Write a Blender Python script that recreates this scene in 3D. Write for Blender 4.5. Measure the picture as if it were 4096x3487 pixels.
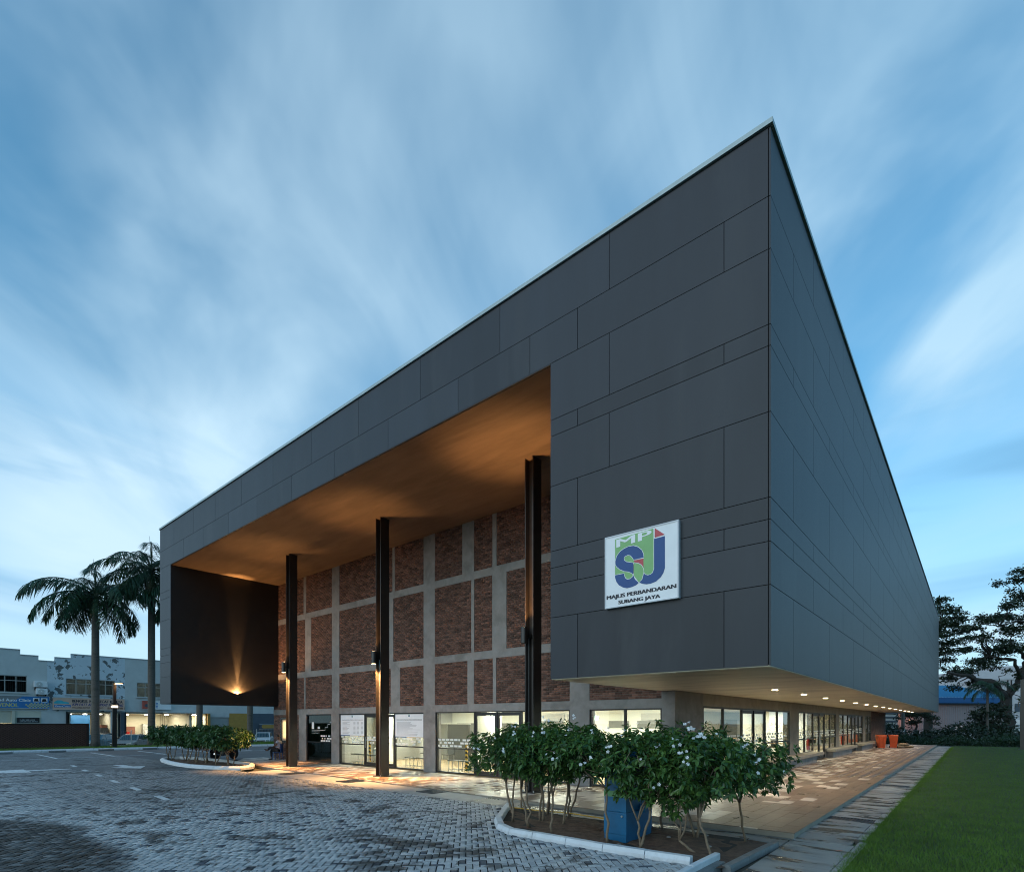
import bpy, math, random
import numpy as np
from mathutils import Vector, Matrix
RAD = math.radians
random.seed(7); RNG = np.random.default_rng(7)
scene = bpy.context.scene
COL = scene.collection
for o in list(bpy.data.objects): bpy.data.objects.remove(o)

# ------------------------------------------------------------------ camera
YAW = 0.704
CAM = Vector((2.469, -9.254, 2.0))
cd = bpy.data.cameras.new('camera'); cam = bpy.data.objects.new('camera', cd); COL.objects.link(cam)
cam.location = CAM; cam.rotation_euler = (math.pi/2, 0, YAW)
cd.sensor_width = 36; cd.lens = 2178.7/4096*36; cd.shift_y = (2887.4-1743.5)/4096
cd.clip_start = .1; cd.clip_end = 3000
scene.camera = cam

# ------------------------------------------------------------------ world (dusk sky with drifting cloud), sun, exposure
SUN_EL, SUN_AZ = RAD(16), RAD(-176)          # azimuth measured from +Y towards +X
SKY_STRENGTH = 0.102
SKY_TINT = (.40, 1.55, 1.58)
GLOW = (-.93, .37)                            # side of the sky that is still bright
world = bpy.data.worlds.new('World'); scene.world = world; world.use_nodes = True
nt = world.node_tree; nt.nodes.clear()
def N(nt, t, **k):
    n = nt.nodes.new(t)
    for a, b in k.items():
        if a.startswith('i_'): n.inputs[a[2:].replace('_', ' ')].default_value = b
        else: setattr(n, a, b)
    return n
def math_node(nt, op, a, b=None, c=None, clamp=False):
    n = N(nt, 'ShaderNodeMath', operation=op, use_clamp=clamp)
    for i, x in enumerate((a, b, c)):
        if x is None: continue
        if isinstance(x, (int, float)): n.inputs[i].default_value = x
        else: nt.links.new(x, n.inputs[i])
    return n.outputs[0]
def mapr(nt, v, a, b, c, d, smooth=True):
    n = N(nt, 'ShaderNodeMapRange', interpolation_type='SMOOTHSTEP' if smooth else 'LINEAR')
    nt.links.new(v, n.inputs[0])
    for i, x in enumerate((a, b, c, d)): n.inputs[i+1].default_value = x
    return n.outputs[0]
def mix(nt, f, a, b, mode='MIX'):
    n = N(nt, 'ShaderNodeMix', data_type='RGBA', blend_type=mode)
    for s, x in ((0, f), (6, a), (7, b)):
        if isinstance(x, (int, float)): n.inputs[s].default_value = x
        elif isinstance(x, tuple): n.inputs[s].default_value = x if len(x) == 4 else (*x, 1)
        else: nt.links.new(x, n.inputs[s])
    return n.outputs[2]
def noise(nt, vec, scale, detail=4, rough=.55, dist=0):
    n = N(nt, 'ShaderNodeTexNoise'); nt.links.new(vec, n.inputs['Vector'])
    n.inputs['Scale'].default_value = scale; n.inputs['Detail'].default_value = detail
    n.inputs['Roughness'].default_value = rough; n.inputs['Distortion'].default_value = dist
    return n.outputs['Fac']
def build_world():
    L = nt.links.new
    sky = N(nt, 'ShaderNodeTexSky', sky_type='NISHITA', sun_disc=False, sun_elevation=SUN_EL, sun_rotation=SUN_AZ,
            altitude=50, air_density=1.0, dust_density=.6, ozone_density=4.0)
    tc = N(nt, 'ShaderNodeTexCoord'); sep = N(nt, 'ShaderNodeSeparateXYZ'); L(tc.outputs['Generated'], sep.inputs[0])
    x, y, z = sep.outputs
    zz = math_node(nt, 'ADD', math_node(nt, 'MAXIMUM', z, 0.0), .30)
    # cloud deck seen in perspective, drifting along one wind direction
    a = YAW + .07; ca, sa = math.cos(a), math.sin(a)
    al = math_node(nt, 'ADD', math_node(nt, 'MULTIPLY', x, -sa), math_node(nt, 'MULTIPLY', y, ca))
    ac = math_node(nt, 'ADD', math_node(nt, 'MULTIPLY', x, ca), math_node(nt, 'MULTIPLY', y, sa))
    al = math_node(nt, 'DIVIDE', al, zz); ac = math_node(nt, 'DIVIDE', ac, zz)
    def deck(sx, sy, off, det, dist, rough=.5):
        cmb = N(nt, 'ShaderNodeCombineXYZ')
        L(math_node(nt, 'MULTIPLY', ac, sx), cmb.inputs[0]); L(math_node(nt, 'MULTIPLY', al, sy), cmb.inputs[1])
        cmb.inputs[2].default_value = off
        return noise(nt, cmb.outputs[0], 1.0, det, rough, dist)
    wisps = mapr(nt, deck(2.0, 1.35, 17.7, 5, .9), .33, .72, 0, 1)
    fine = mapr(nt, deck(5.0, 2.6, 8.1, 4, .6), .32, .74, 0, 1)
    big = mapr(nt, deck(1.1, 1.0, 33.1, 2, .6), .34, .62, 0, 1)
    cl = math_node(nt, 'ADD', math_node(nt, 'MULTIPLY', math_node(nt, 'MULTIPLY_ADD', fine, .26, math_node(nt, 'MULTIPLY', wisps, .85)), math_node(nt, 'MULTIPLY_ADD', big, .75, .25)), math_node(nt, 'MULTIPLY', big, .22), clamp=True)
    skyc = mix(nt, 1.0, sky.outputs[0], SKY_TINT, 'MULTIPLY')
    # what is left of the daylight: brighter towards the set sun
    glow = math_node(nt, 'ADD', math_node(nt, 'MULTIPLY', x, GLOW[0]), math_node(nt, 'MULTIPLY', y, GLOW[1]))
    gl = mapr(nt, glow, -.9, .75, 0, 1, False)
    cloudc = mix(nt, gl, (2.2, 4.6, 6.3), (5.0, 6.8, 8.0))
    c = mix(nt, math_node(nt, 'MULTIPLY', math_node(nt, 'MULTIPLY', cl, .84), mapr(nt, z, .40, .85, 1, .55)), skyc, cloudc)
    hz = math_node(nt, 'MULTIPLY', mapr(nt, z, .0, .62, .85, 0), mapr(nt, gl, .1, .8, .85, 1))
    c = mix(nt, hz, c, mix(nt, gl, (1.9, 3.7, 5.2), (5.2, 6.8, 8.0)))
    # low dark streaks near the horizon
    cmb = N(nt, 'ShaderNodeCombineXYZ'); L(math_node(nt, 'MULTIPLY', ac, .9), cmb.inputs[0]); L(math_node(nt, 'MULTIPLY_ADD', ac, .45, math_node(nt, 'MULTIPLY', z, 8.0)), cmb.inputs[1])
    st = mapr(nt, noise(nt, cmb.outputs[0], 1.0, 4, .5, 1.0), .47, .68, 0, 1)
    st = math_node(nt, 'MULTIPLY', st, math_node(nt, 'MULTIPLY', mapr(nt, z, .10, .22, .15, 1), mapr(nt, z, .30, .52, .85, 0)))
    c = mix(nt, st, c, (1.5, 3.6, 5.8))
    bg = N(nt, 'ShaderNodeBackground', i_Strength=SKY_STRENGTH); L(c, bg.inputs[0])
    out = N(nt, 'ShaderNodeOutputWorld'); L(bg.outputs[0], out.inputs[0])
build_world()
sl = bpy.data.lights.new('sun', 'SUN'); sl.energy = 1.05; sl.angle = RAD(75); sl.color = (1, .88, .80)
sun = bpy.data.objects.new('sun', sl); COL.objects.link(sun)
d = Vector((math.sin(SUN_AZ)*math.cos(SUN_EL), math.cos(SUN_AZ)*math.cos(SUN_EL), math.sin(SUN_EL)))
sun.rotation_euler = (-d).to_track_quat('-Z', 'Y').to_euler()
scene.view_settings.view_transform = 'Standard'; scene.view_settings.look = 'None'
scene.view_settings.exposure = 0.45; scene.view_settings.gamma = 1; scene.view_settings.use_curve_mapping = False
scene.render.engine = 'CYCLES'
scene.cycles.use_denoising = True; scene.cycles.denoiser = 'OPENIMAGEDENOISE'
scene.cycles.filter_width = 1.05; scene.cycles.max_bounces = 8; scene.cycles.transparent_max_bounces = 12
scene.cycles.sample_clamp_indirect = 6; scene.cycles.caustics_reflective = False; scene.cycles.caustics_refractive = False

# ------------------------------------------------------------------ materials
MATS = {}
def mat(name, col, rough=.6, var=.12, scale=4, metal=0, bump=0, bscale=60, rnd=0, spec=.5, dirt=None, dscale=.7, stretch=None, coat=0, wet=None, dr=(.5, .72)):
    """procedural surface: colour noise, per-piece variation (rnd), blotches of dirt, fine bump"""
    m = bpy.data.materials.new(name); m.use_nodes = True; t = m.node_tree; L = t.links.new
    b = t.nodes['Principled BSDF']; b.inputs['Roughness'].default_value = rough; b.inputs['Metallic'].default_value = metal
    b.inputs['Specular IOR Level'].default_value = spec; b.inputs['Coat Weight'].default_value = coat
    g = N(t, 'ShaderNodeNewGeometry'); pos = g.outputs['Position']
    if stretch:
        mp = N(t, 'ShaderNodeMapping'); mp.inputs['Scale'].default_value = stretch; L(pos, mp.inputs[0]); pos = mp.outputs[0]
    n = noise(t, pos, scale, 6, .6)
    c0 = tuple(x*(1-var) for x in col); c1 = tuple(min(1, x*(1+var)) for x in col)
    c = mix(t, mapr(t, n, .3, .7, 0, 1, False), c0, c1)
    if rnd:
        oi = N(t, 'ShaderNodeObjectInfo')
        r = math_node(t, 'FRACT', math_node(t, 'ADD', g.outputs['Random Per Island'], oi.outputs['Random']))
        v = math_node(t, 'MULTIPLY_ADD', r, 2*rnd, 1-rnd)
        c = mix(t, 1.0, c, N_rgb(t, v), 'MULTIPLY')
    if dirt:
        dn = mapr(t, noise(t, pos, dscale, 6, .62, .4), dr[0], dr[1], 0, dirt[3] if len(dirt) > 3 else .8)
        c = mix(t, dn, c, dirt[:3])
        if wet is not None: L(math_node(t, 'MULTIPLY_ADD', dn, wet-rough, rough), b.inputs['Roughness'])
    L(c, b.inputs['Base Color'])
    if bump:
        bn = N(t, 'ShaderNodeBump', i_Strength=bump, i_Distance=.02); L(noise(t, pos, bscale, 5, .6), bn.inputs['Height']); L(bn.outputs[0], b.inputs['Normal'])
    MATS[name] = m
    return m
def N_rgb(t, v):
    n = N(t, 'ShaderNodeCombineColor')
    for i in range(3): t.links.new(v, n.inputs[i])
    return n.outputs[0]
def emit(name, col, s):
    m = bpy.data.materials.new(name); m.use_nodes = True; t = m.node_tree
    b = t.nodes['Principled BSDF']; b.inputs['Base Color'].default_value = (*col, 1)
    b.inputs['Emission Color'].default_value = (*col, 1); b.inputs['Emission Strength'].default_value = s
    MATS[name] = m; return m
def glassmat(name, tint=(.9, .95, .93), ior=1.45, rough=0.0):
    m = bpy.data.materials.new(name); m.use_nodes = True; t = m.node_tree; t.nodes.clear(); L = t.links.new
    tr = N(t, 'ShaderNodeBsdfTransparent', i_Color=(*tint, 1)); gl = N(t, 'ShaderNodeBsdfGlossy', i_Roughness=rough)
    lw = N(t, 'ShaderNodeLayerWeight', i_Blend=.5); f0 = ((ior-1)/(ior+1))**2
    fr = math_node(t, 'MULTIPLY_ADD', math_node(t, 'POWER', lw.outputs['Facing'], 5.0), 1-f0, f0); mx = N(t, 'ShaderNodeMixShader'); o = N(t, 'ShaderNodeOutputMaterial')
    L(fr, mx.inputs[0]); L(tr.outputs[0], mx.inputs[1]); L(gl.outputs[0], mx.inputs[2]); L(mx.outputs[0], o.inputs[0])
    MATS[name] = m; return m
def leafmat(name, col, col2, rough=.4, trans=.25, rnd=.35):
    m = bpy.data.materials.new(name); m.use_nodes = True; t = m.node_tree; L = t.links.new
    b = t.nodes['Principled BSDF']; b.inputs['Roughness'].default_value = rough
    g = N(t, 'ShaderNodeNewGeometry')
    c = mix(t, g.outputs['Random Per Island'], col, col2)
    v = math_node(t, 'MULTIPLY_ADD', noise(t, g.outputs['Position'], 1.3, 3), 2*rnd, 1-rnd)
    c = mix(t, 1.0, c, N_rgb(t, v), 'MULTIPLY'); L(c, b.inputs['Base Color'])
    tl = N(t, 'ShaderNodeBsdfTranslucent'); L(mix(t, 1.0, c, (1.2, 1.3, .5), 'MULTIPLY'), tl.inputs[0])
    mx = N(t, 'ShaderNodeMixShader'); mx.inputs[0].default_value = trans
    L(b.outputs[0], mx.inputs[1]); L(tl.outputs[0], mx.inputs[2]); L(mx.outputs[0], t.nodes['Material Output'].inputs[0])
    MATS[name] = m; return m

# ------------------------------------------------------------------ mesh helpers
class MB:
    def __init__(s): s.v = []; s.f = []
    def box(s, x0, x1, y0, y1, z0, z1):
        i = len(s.v)
        s.v += [(x0,y0,z0),(x1,y0,z0),(x1,y1,z0),(x0,y1,z0),(x0,y0,z1),(x1,y0,z1),(x1,y1,z1),(x0,y1,z1)]
        s.f += [tuple(i+k for k in q) for q in ((0,3,2,1),(4,5,6,7),(0,1,5,4),(1,2,6,5),(2,3,7,6),(3,0,4,7))]
        return s
    def quad(s, *p):
        i = len(s.v); s.v += [tuple(q) for q in p]; s.f.append(tuple(range(i, i+len(p)))); return s
    def prism(s, poly, ax, a, b):
        n = len(poly); i = len(s.v)
        mk = {'x': lambda p, t: (t, p[0], p[1]), 'y': lambda p, t: (p[0], t, p[1]), 'z': lambda p, t: (p[0], p[1], t)}[ax]
        s.v += [mk(p, a) for p in poly] + [mk(p, b) for p in poly]
        s.f.append(tuple(range(i+n-1, i-1, -1))); s.f.append(tuple(range(i+n, i+2*n)))
        for k in range(n): s.f.append((i+k, i+(k+1) % n, i+n+(k+1) % n, i+n+k))
        return s
    def tube(s, pts, rad, n=8, cap=True):
        pts = [Vector(p) for p in pts]
        if isinstance(rad, (int, float)): rad = [rad]*len(pts)
        rings = []; ref = None
        for k, p in enumerate(pts):
            t = (pts[min(k+1, len(pts)-1)]-pts[max(k-1, 0)])
            t = t.normalized() if t.length > 1e-9 else Vector((0, 0, 1))
            if ref is None: ref = Vector((1, 0, 0)) if abs(t.x) < .8 else Vector((0, 1, 0))
            u = (ref-t*ref.dot(t)).normalized(); w = t.cross(u); ref = u
            i = len(s.v)
            for q in range(n):
                a = 2*math.pi*q/n
                s.v.append(tuple(p+(u*math.cos(a)+w*math.sin(a))*rad[k]))
            rings.append(i)
        for a, b in zip(rings, rings[1:]):
            for q in range(n): s.f.append((a+q, a+(q+1) % n, b+(q+1) % n, b+q))
        if cap:
            s.f.append(tuple(rings[0]+q for q in range(n-1, -1, -1))); s.f.append(tuple(rings[-1]+q for q in range(n)))
        return s
    def lathe(s, prof, c=(0, 0, 0), n=16, ax='z'):
        i = len(s.v)
        for r, h in prof:
            for q in range(n):
                a = 2*math.pi*q/n; p = (r*math.cos(a), r*math.sin(a), h)
                if ax == 'y': p = (p[0], p[2], p[1])
                if ax == 'x': p = (p[2], p[0], p[1])
                s.v.append((c[0]+p[0], c[1]+p[1], c[2]+p[2]))
        for k in range(len(prof)-1):
            for q in range(n):
                a, b = i+k*n, i+(k+1)*n
                s.f.append((a+q, a+(q+1) % n, b+(q+1) % n, b+q))
        s.f.append(tuple(i+q for q in range(n-1, -1, -1))); s.f.append(tuple(i+(len(prof)-1)*n+q for q in range(n)))
        return s
    def xf(s, m, start=0):
        for k in range(start, len(s.v)): s.v[k] = tuple(m @ Vector(s.v[k]))
        return s
WORLDROOT = set()
def link(o, parent):
    COL.objects.link(o)
    if parent is not None:
        o.parent = parent
        if parent.name in WORLDROOT: o.location = -parent.location
    return o
def obj(name, mb, m, parent=None, smooth=False, bevel=0, kind=None):
    me = bpy.data.meshes.new(name); me.from_pydata(mb.v, [], mb.f); me.update()
    if smooth: me.shade_smooth()
    me.materials.append(MATS[m] if isinstance(m, str) else m)
    o = bpy.data.objects.new(name, me); link(o, parent)
    if bevel:
        md = o.modifiers.new('bevel', 'BEVEL'); md.width = bevel; md.segments = 2; md.limit_method = 'ANGLE'
    if kind: o['kind'] = kind
    return o
def fast(name, V, F, m, parent=None, kind=None, smooth=False):
    """numpy mesh with faces of one size"""
    V = np.asarray(V, np.float32).reshape(-1, 3); F = np.asarray(F, np.int32); k = F.shape[1]
    me = bpy.data.meshes.new(name); me.vertices.add(len(V)); me.vertices.foreach_set('co', V.ravel())
    me.loops.add(F.size); me.loops.foreach_set('vertex_index', F.ravel())
    me.polygons.add(len(F)); me.polygons.foreach_set('loop_start', np.arange(0, F.size, k, dtype=np.int32))
    me.polygons.foreach_set('loop_total', np.full(len(F), k, np.int32)); me.update(calc_edges=True); me.validate()
    if smooth: me.shade_smooth()
    me.materials.append(MATS[m]); o = bpy.data.objects.new(name, me); link(o, parent)
    if kind: o['kind'] = kind
    return o
def thing(name, label, cat, loc=(0, 0, 0), group=None, rz=0, local=False):
    o = bpy.data.objects.new(name, None); COL.objects.link(o); o.location = loc; o.rotation_euler = (0, 0, rz)
    o.empty_display_size = .2
    o['label'] = label; o['category'] = cat
    if group: o['group'] = group
    if not local: WORLDROOT.add(o.name)
    return o
def tag(o, label, cat, group=None):
    o['label'] = label; o['category'] = cat
    if group: o['group'] = group
    return o
def struct(o): o['kind'] = 'structure'; return o
def copy_tree(o, parent=None):
    c = o.copy(); COL.objects.link(c); c.parent = parent
    for ch in o.children: copy_tree(ch, c)
    return c
def inst(name, mesh, parent, loc, rot=(0, 0, 0), scale=(1, 1, 1)):
    o = bpy.data.objects.new(name, mesh); COL.objects.link(o); o.parent = parent
    off = parent.location if parent is not None and parent.name in WORLDROOT else Vector((0, 0, 0))
    o.location = Vector(loc)-off; o.rotation_euler = rot; o.scale = scale
    return o
def mesh_of(mb, m, name='piece'):
    me = bpy.data.meshes.new(name); me.from_pydata(mb.v, [], mb.f); me.update(); me.materials.append(MATS[m]); return me
DEPS = None
def text_poly(s, bold=0.0, shear=0.0):
    cu = bpy.data.curves.new('t', 'FONT'); cu.body = s; cu.size = 1; cu.offset = bold; cu.shear = shear; cu.resolution_u = 3; cu.fill_mode = 'FRONT'
    o = bpy.data.objects.new('t', cu); COL.objects.link(o)
    dg = bpy.context.evaluated_depsgraph_get(); me = o.evaluated_get(dg).to_mesh()
    V = [tuple(v.co) for v in me.vertices]; F = [tuple(p.vertices) for p in me.polygons]
    o.evaluated_get(dg).to_mesh_clear(); bpy.data.objects.remove(o); bpy.data.curves.remove(cu)
    return V, F
def lettering(s, org, ux, uy, w, h, m, parent, bold=.012, shear=0, name='lettering'):
    """flat letters fitted into a w x h rectangle at org, along unit vectors ux, uy"""
    V, F = text_poly(s, 0, shear)
    if not V: return None
    a = np.array(V)[:, :2]; lo = a.min(0); sz = np.maximum(a.max(0)-lo, 1e-6); bw = bold*h*2.2
    a = (a-lo)/sz*np.array([w-2*bw, h]); mb = MB(); org, ux, uy = Vector(org), Vector(ux), Vector(uy); nz = ux.cross(uy)
    for k, dx in enumerate((0, bw*.5, bw, bw*1.5, 2*bw) if bold else (0,)):
        i = len(mb.v); mb.v += [tuple(org+ux*(p[0]+dx)+uy*p[1]+nz*.0005*k) for p in a]; mb.f += [tuple(q+i for q in f) for f in F]
    return obj(name, mb, m, parent)
def spot(name, loc, direction, energy, col, angle, blend=.4, radius=.04, parent=None):
    l = bpy.data.lights.new(name, 'SPOT'); l.energy = energy; l.color = col; l.spot_size = RAD(angle); l.spot_blend = blend; l.shadow_soft_size = radius
    o = bpy.data.objects.new(name, l); COL.objects.link(o); o.location = loc
    o.rotation_euler = Vector(direction).to_track_quat('-Z', 'Y').to_euler()
    if parent is not None:
        o.parent = parent
        if parent.name in WORLDROOT: o.location = Vector(loc)-parent.location
    return o
def area(name, loc, direction, energy, col, sx, sy, parent=None):
    l = bpy.data.lights.new(name, 'AREA'); l.shape = 'RECTANGLE'; l.size = sx; l.size_y = sy; l.energy = energy; l.color = col
    o = bpy.data.objects.new(name, l); COL.objects.link(o); o.location = loc
    o.rotation_euler = Vector(direction).to_track_quat('-Z', 'Y').to_euler()
    if parent is not None:
        o.parent = parent
        if parent.name in WORLDROOT: o.location = Vector(loc)-parent.location
    return o
cY, sY = math.cos(YAW), math.sin(YAW)
def view(x, y, z=0):
    X, Y = x-CAM.x, y-CAM.y; dd = -sY*X+cY*Y; r = cY*X+sY*Y
    return (2048+2178.7*r/dd if dd > .01 else -9e9, 2887.4-2178.7*(z-2)/dd if dd > .01 else 9e9, dd)

# colours (linear base colours)
mat('cladding', (.022, .027, .036), .48, .16, 1.2, spec=.40, rnd=.20, bump=.12, bscale=140, dirt=(.034, .038, .045, .7), dscale=1.1, stretch=(1, 1, .16))
mat('cladding_back', (.012, .012, .013), .8)
mat('coping', (.36, .44, .45), .5, .08, 3, metal=.35)
mat('soffit_plaster', (.115, .078, .052), .75, .25, 1.3, bump=.15, bscale=30, dirt=(.070, .047, .031, .75), dscale=.9, stretch=(.35, 1.6, 1))
mat('under_plaster', (.56, .52, .42), .5, .16, 1.1, bump=.1, bscale=20, dirt=(.25, .23, .19, .75), dscale=.7, stretch=(.5, 1.3, 1))
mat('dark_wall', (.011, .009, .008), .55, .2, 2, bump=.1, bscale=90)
mat('brick', (.150, .076, .055), .85, .35, 16, bump=.8, bscale=60, rnd=.55, dirt=(.24, .19, .17, .4), dscale=14, dr=(.54, .70))
mat('mortar', (.24, .215, .19), .9, .2, 9, bump=.3)
mat('concrete', (.255, .245, .235), .75, .16, 2.6, bump=.3, bscale=40, dirt=(.155, .148, .14, .75), dscale=1.4, dr=(.46, .72))
mat('concrete_warm', (.30, .27, .22), .75, .16, 2.0, bump=.2, bscale=50, dirt=(.19, .17, .14, .7), dscale=1.0)
mat('steel_paint', (.020, .0155, .013), .38, .25, 5, bump=.06, bscale=40, spec=.6)
mat('frame', (.012, .012, .012), .4, .1, 5)
mat('sign_white', (.84, .85, .87), .5, .04, 2); mat('sign_edge', (.62, .64, .68), .4, .05, 3)
mat('logo_blue', (.012, .07, .24), .5, .06, 6); mat('logo_green', (.23, .47, .18), .5, .06, 6); mat('logo_red', (.50, .07, .085), .5, .06, 6)
mat('ink', (.012, .016, .03), .5, .1, 5); mat('ink_grey', (.28, .28, .29), .6, .1, 9)
mat('film', (.78, .80, .78), .6, .03, 4)
mat('white_wall', (.72, .72, .66), .7, .04, 2); mat('grey_wall', (.18, .185, .175), .7, .06, 2); mat('dark_grey_wall', (.06, .062, .06), .6, .06, 2)
mat('mid_grey_wall', (.42, .42, .40), .7, .05, 2)
mat('floor_tan', (.42, .31, .18), .25, .12, 1.5, stretch=(1, 6, 1)); mat('wood', (.30, .16, .07), .4, .25, 6, stretch=(1, 9, 9))
mat('steel', (.55, .56, .56), .3, .08, 5, metal=.9); mat('black', (.010, .010, .011), .5, .2, 6); mat('yellow', (.55, .33, .03), .5, .1, 6)
mat('white_paint', (.66, .68, .69), .6, .08, 3, bump=.15, bscale=45, dirt=(.40, .40, .38, .55), dscale=2.6)
mat('kerb_white', (.60, .63, .66), .6, .10, 3, bump=.25, bscale=45, dirt=(.30, .30, .29, .7), dscale=3.0)
mat('marking', (.62, .65, .66), .6, .12, 7, dirt=(.22, .22, .22, .8), dscale=6)
mat('kerb_grey', (.16, .175, .18), .55, .2, 5, bump=.3, bscale=60, dirt=(.07, .075, .07, .7), dscale=2.5)
mat('soil', (.095, .055, .036), .95, .45, 8, bump=1.0, bscale=25, dirt=(.15, .095, .06, .6), dscale=4)
mat('blue_box', (.0008, .105, .235), .42, .15, 3, bump=.05, dirt=(.003, .075, .17, .5), dscale=2); mat('green_band', (.10, .26, .10), .45, .1, 3)
mat('grate', (.035, .045, .055), .45, .25, 7, metal=.4)
mat('ground_earth', (.07, .065, .05), .95, .3, .8, bump=.3)
mat('asphalt', (.085, .088, .092), .7, .2, 6, bump=.35, bscale=90, dirt=(.05, .05, .053, .8), dscale=.5)
mat('drain_dark', (.02, .022, .022), .5, .2, 5)
mat('lawn_soil', (.026, .045, .010), .95, .3, 3)
mat('bark', (.13, .095, .065), .9, .3, 18, bump=.8, bscale=60); mat('stem_bark', (.21, .155, .105), .85, .25, 22, bump=.5, bscale=90)
mat('bark_dark', (.035, .030, .026), .9, .3, 10, bump=.8, bscale=30)
mat('palm_trunk', (.105, .095, .082), .85, .25, 6, bump=.5, bscale=20, stretch=(1, 1, 5), dirt=(.055, .05, .042, .7), dscale=1.2)
mat('crownshaft', (.075, .12, .05), .5, .2, 5, stretch=(6, 6, .6))
leafmat('shrub_leaf', (.020, .068, .024), (.105, .200, .045), .32, .2, rnd=.5)
leafmat('far_shrub_leaf', (.026, .078, .030), (.065, .135, .040), .42, .2)
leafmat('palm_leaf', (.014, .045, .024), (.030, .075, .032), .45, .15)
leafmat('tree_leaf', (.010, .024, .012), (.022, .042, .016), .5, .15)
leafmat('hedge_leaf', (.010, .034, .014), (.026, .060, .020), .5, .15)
leafmat('grass', (.062, .140, .014), (.120, .210, .030), .6, .25, rnd=.6)
mat('petal', (.80, .82, .84), .5, .02, 3)
glassmat('glass'); glassmat('glass_dark', (.46, .54, .50), 1.6); glassmat('shop_glass', (.62, .68, .68), 1.5)

# ================================================================== THE SETTING: ground, paving, lawn, kerbs
def boxes_np(c, h, rot=None):
    """open-bottomed boxes: centres c (N,3), half sizes h (N,3), z-rotation (N)"""
    c = np.asarray(c, float); h = np.asarray(h, float); n = len(c)
    s = np.array([[-1,-1,-1],[1,-1,-1],[1,1,-1],[-1,1,-1],[-1,-1,1],[1,-1,1],[1,1,1],[-1,1,1]], float)
    L = s[None]*h[:, None]
    if rot is not None:
        cr, sr = np.cos(rot)[:, None], np.sin(rot)[:, None]
        L = np.stack([L[..., 0]*cr-L[..., 1]*sr, L[..., 0]*sr+L[..., 1]*cr, L[..., 2]], -1)
    V = (L+c[:, None]).reshape(-1, 3)
    q = np.array([[4,5,6,7],[0,1,5,4],[1,2,6,5],[2,3,7,6],[3,0,4,7]])
    return V, (np.arange(n)[:, None, None]*8+q[None]).reshape(-1, 4)
def rank_in_view(c, k, zt=0):
    """indices of the k pieces that show largest in the picture"""
    sc = []
    for i, p in enumerate(c):
        u, v, dd = view(p[0], p[1], p[2])
        sc.append(dd if dd > 0 and 0 < u < 4096 and 0 < v < 3487 else 1e9+i)
    return list(np.argsort(sc)[:k])
def in_poly(x, y, P):
    ins = False; j = len(P)-1
    for i in range(len(P)):
        if (P[i][1] > y) != (P[j][1] > y) and x < (P[j][0]-P[i][0])*(y-P[i][1])/(P[j][1]-P[i][1])+P[i][0]: ins = not ins
        j = i
    return ins

# one sheet of terrain to the horizon: the yard, the lower street behind it, the lower lane behind the hedge
gx = [-900, -200, -90, -53.5, -51.6, -30, -5, 5, 30, 120, 900]; gy = [-900, -100, -30, -8, 10, 40, 58, 62, 120, 300, 900]
gb = MB()
for y in gy:
    for x in gx:
        z = -.16
        if x <= -53.5: z = -.56
        elif x <= -51.6: z = -.30
        if y >= 62: z = min(z, -1.15)
        gb.v.append((x, y, z))
for j in range(len(gy)-1):
    for i in range(len(gx)-1):
        a = j*len(gx)+i; gb.f.append((a, a+1, a+1+len(gx), a+len(gx)))
struct(obj('ground', gb, 'ground_earth'))
struct(obj('back_street', MB().box(-66.2, -53.4, -60, 120, -.90, -.45), 'asphalt'))

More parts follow.
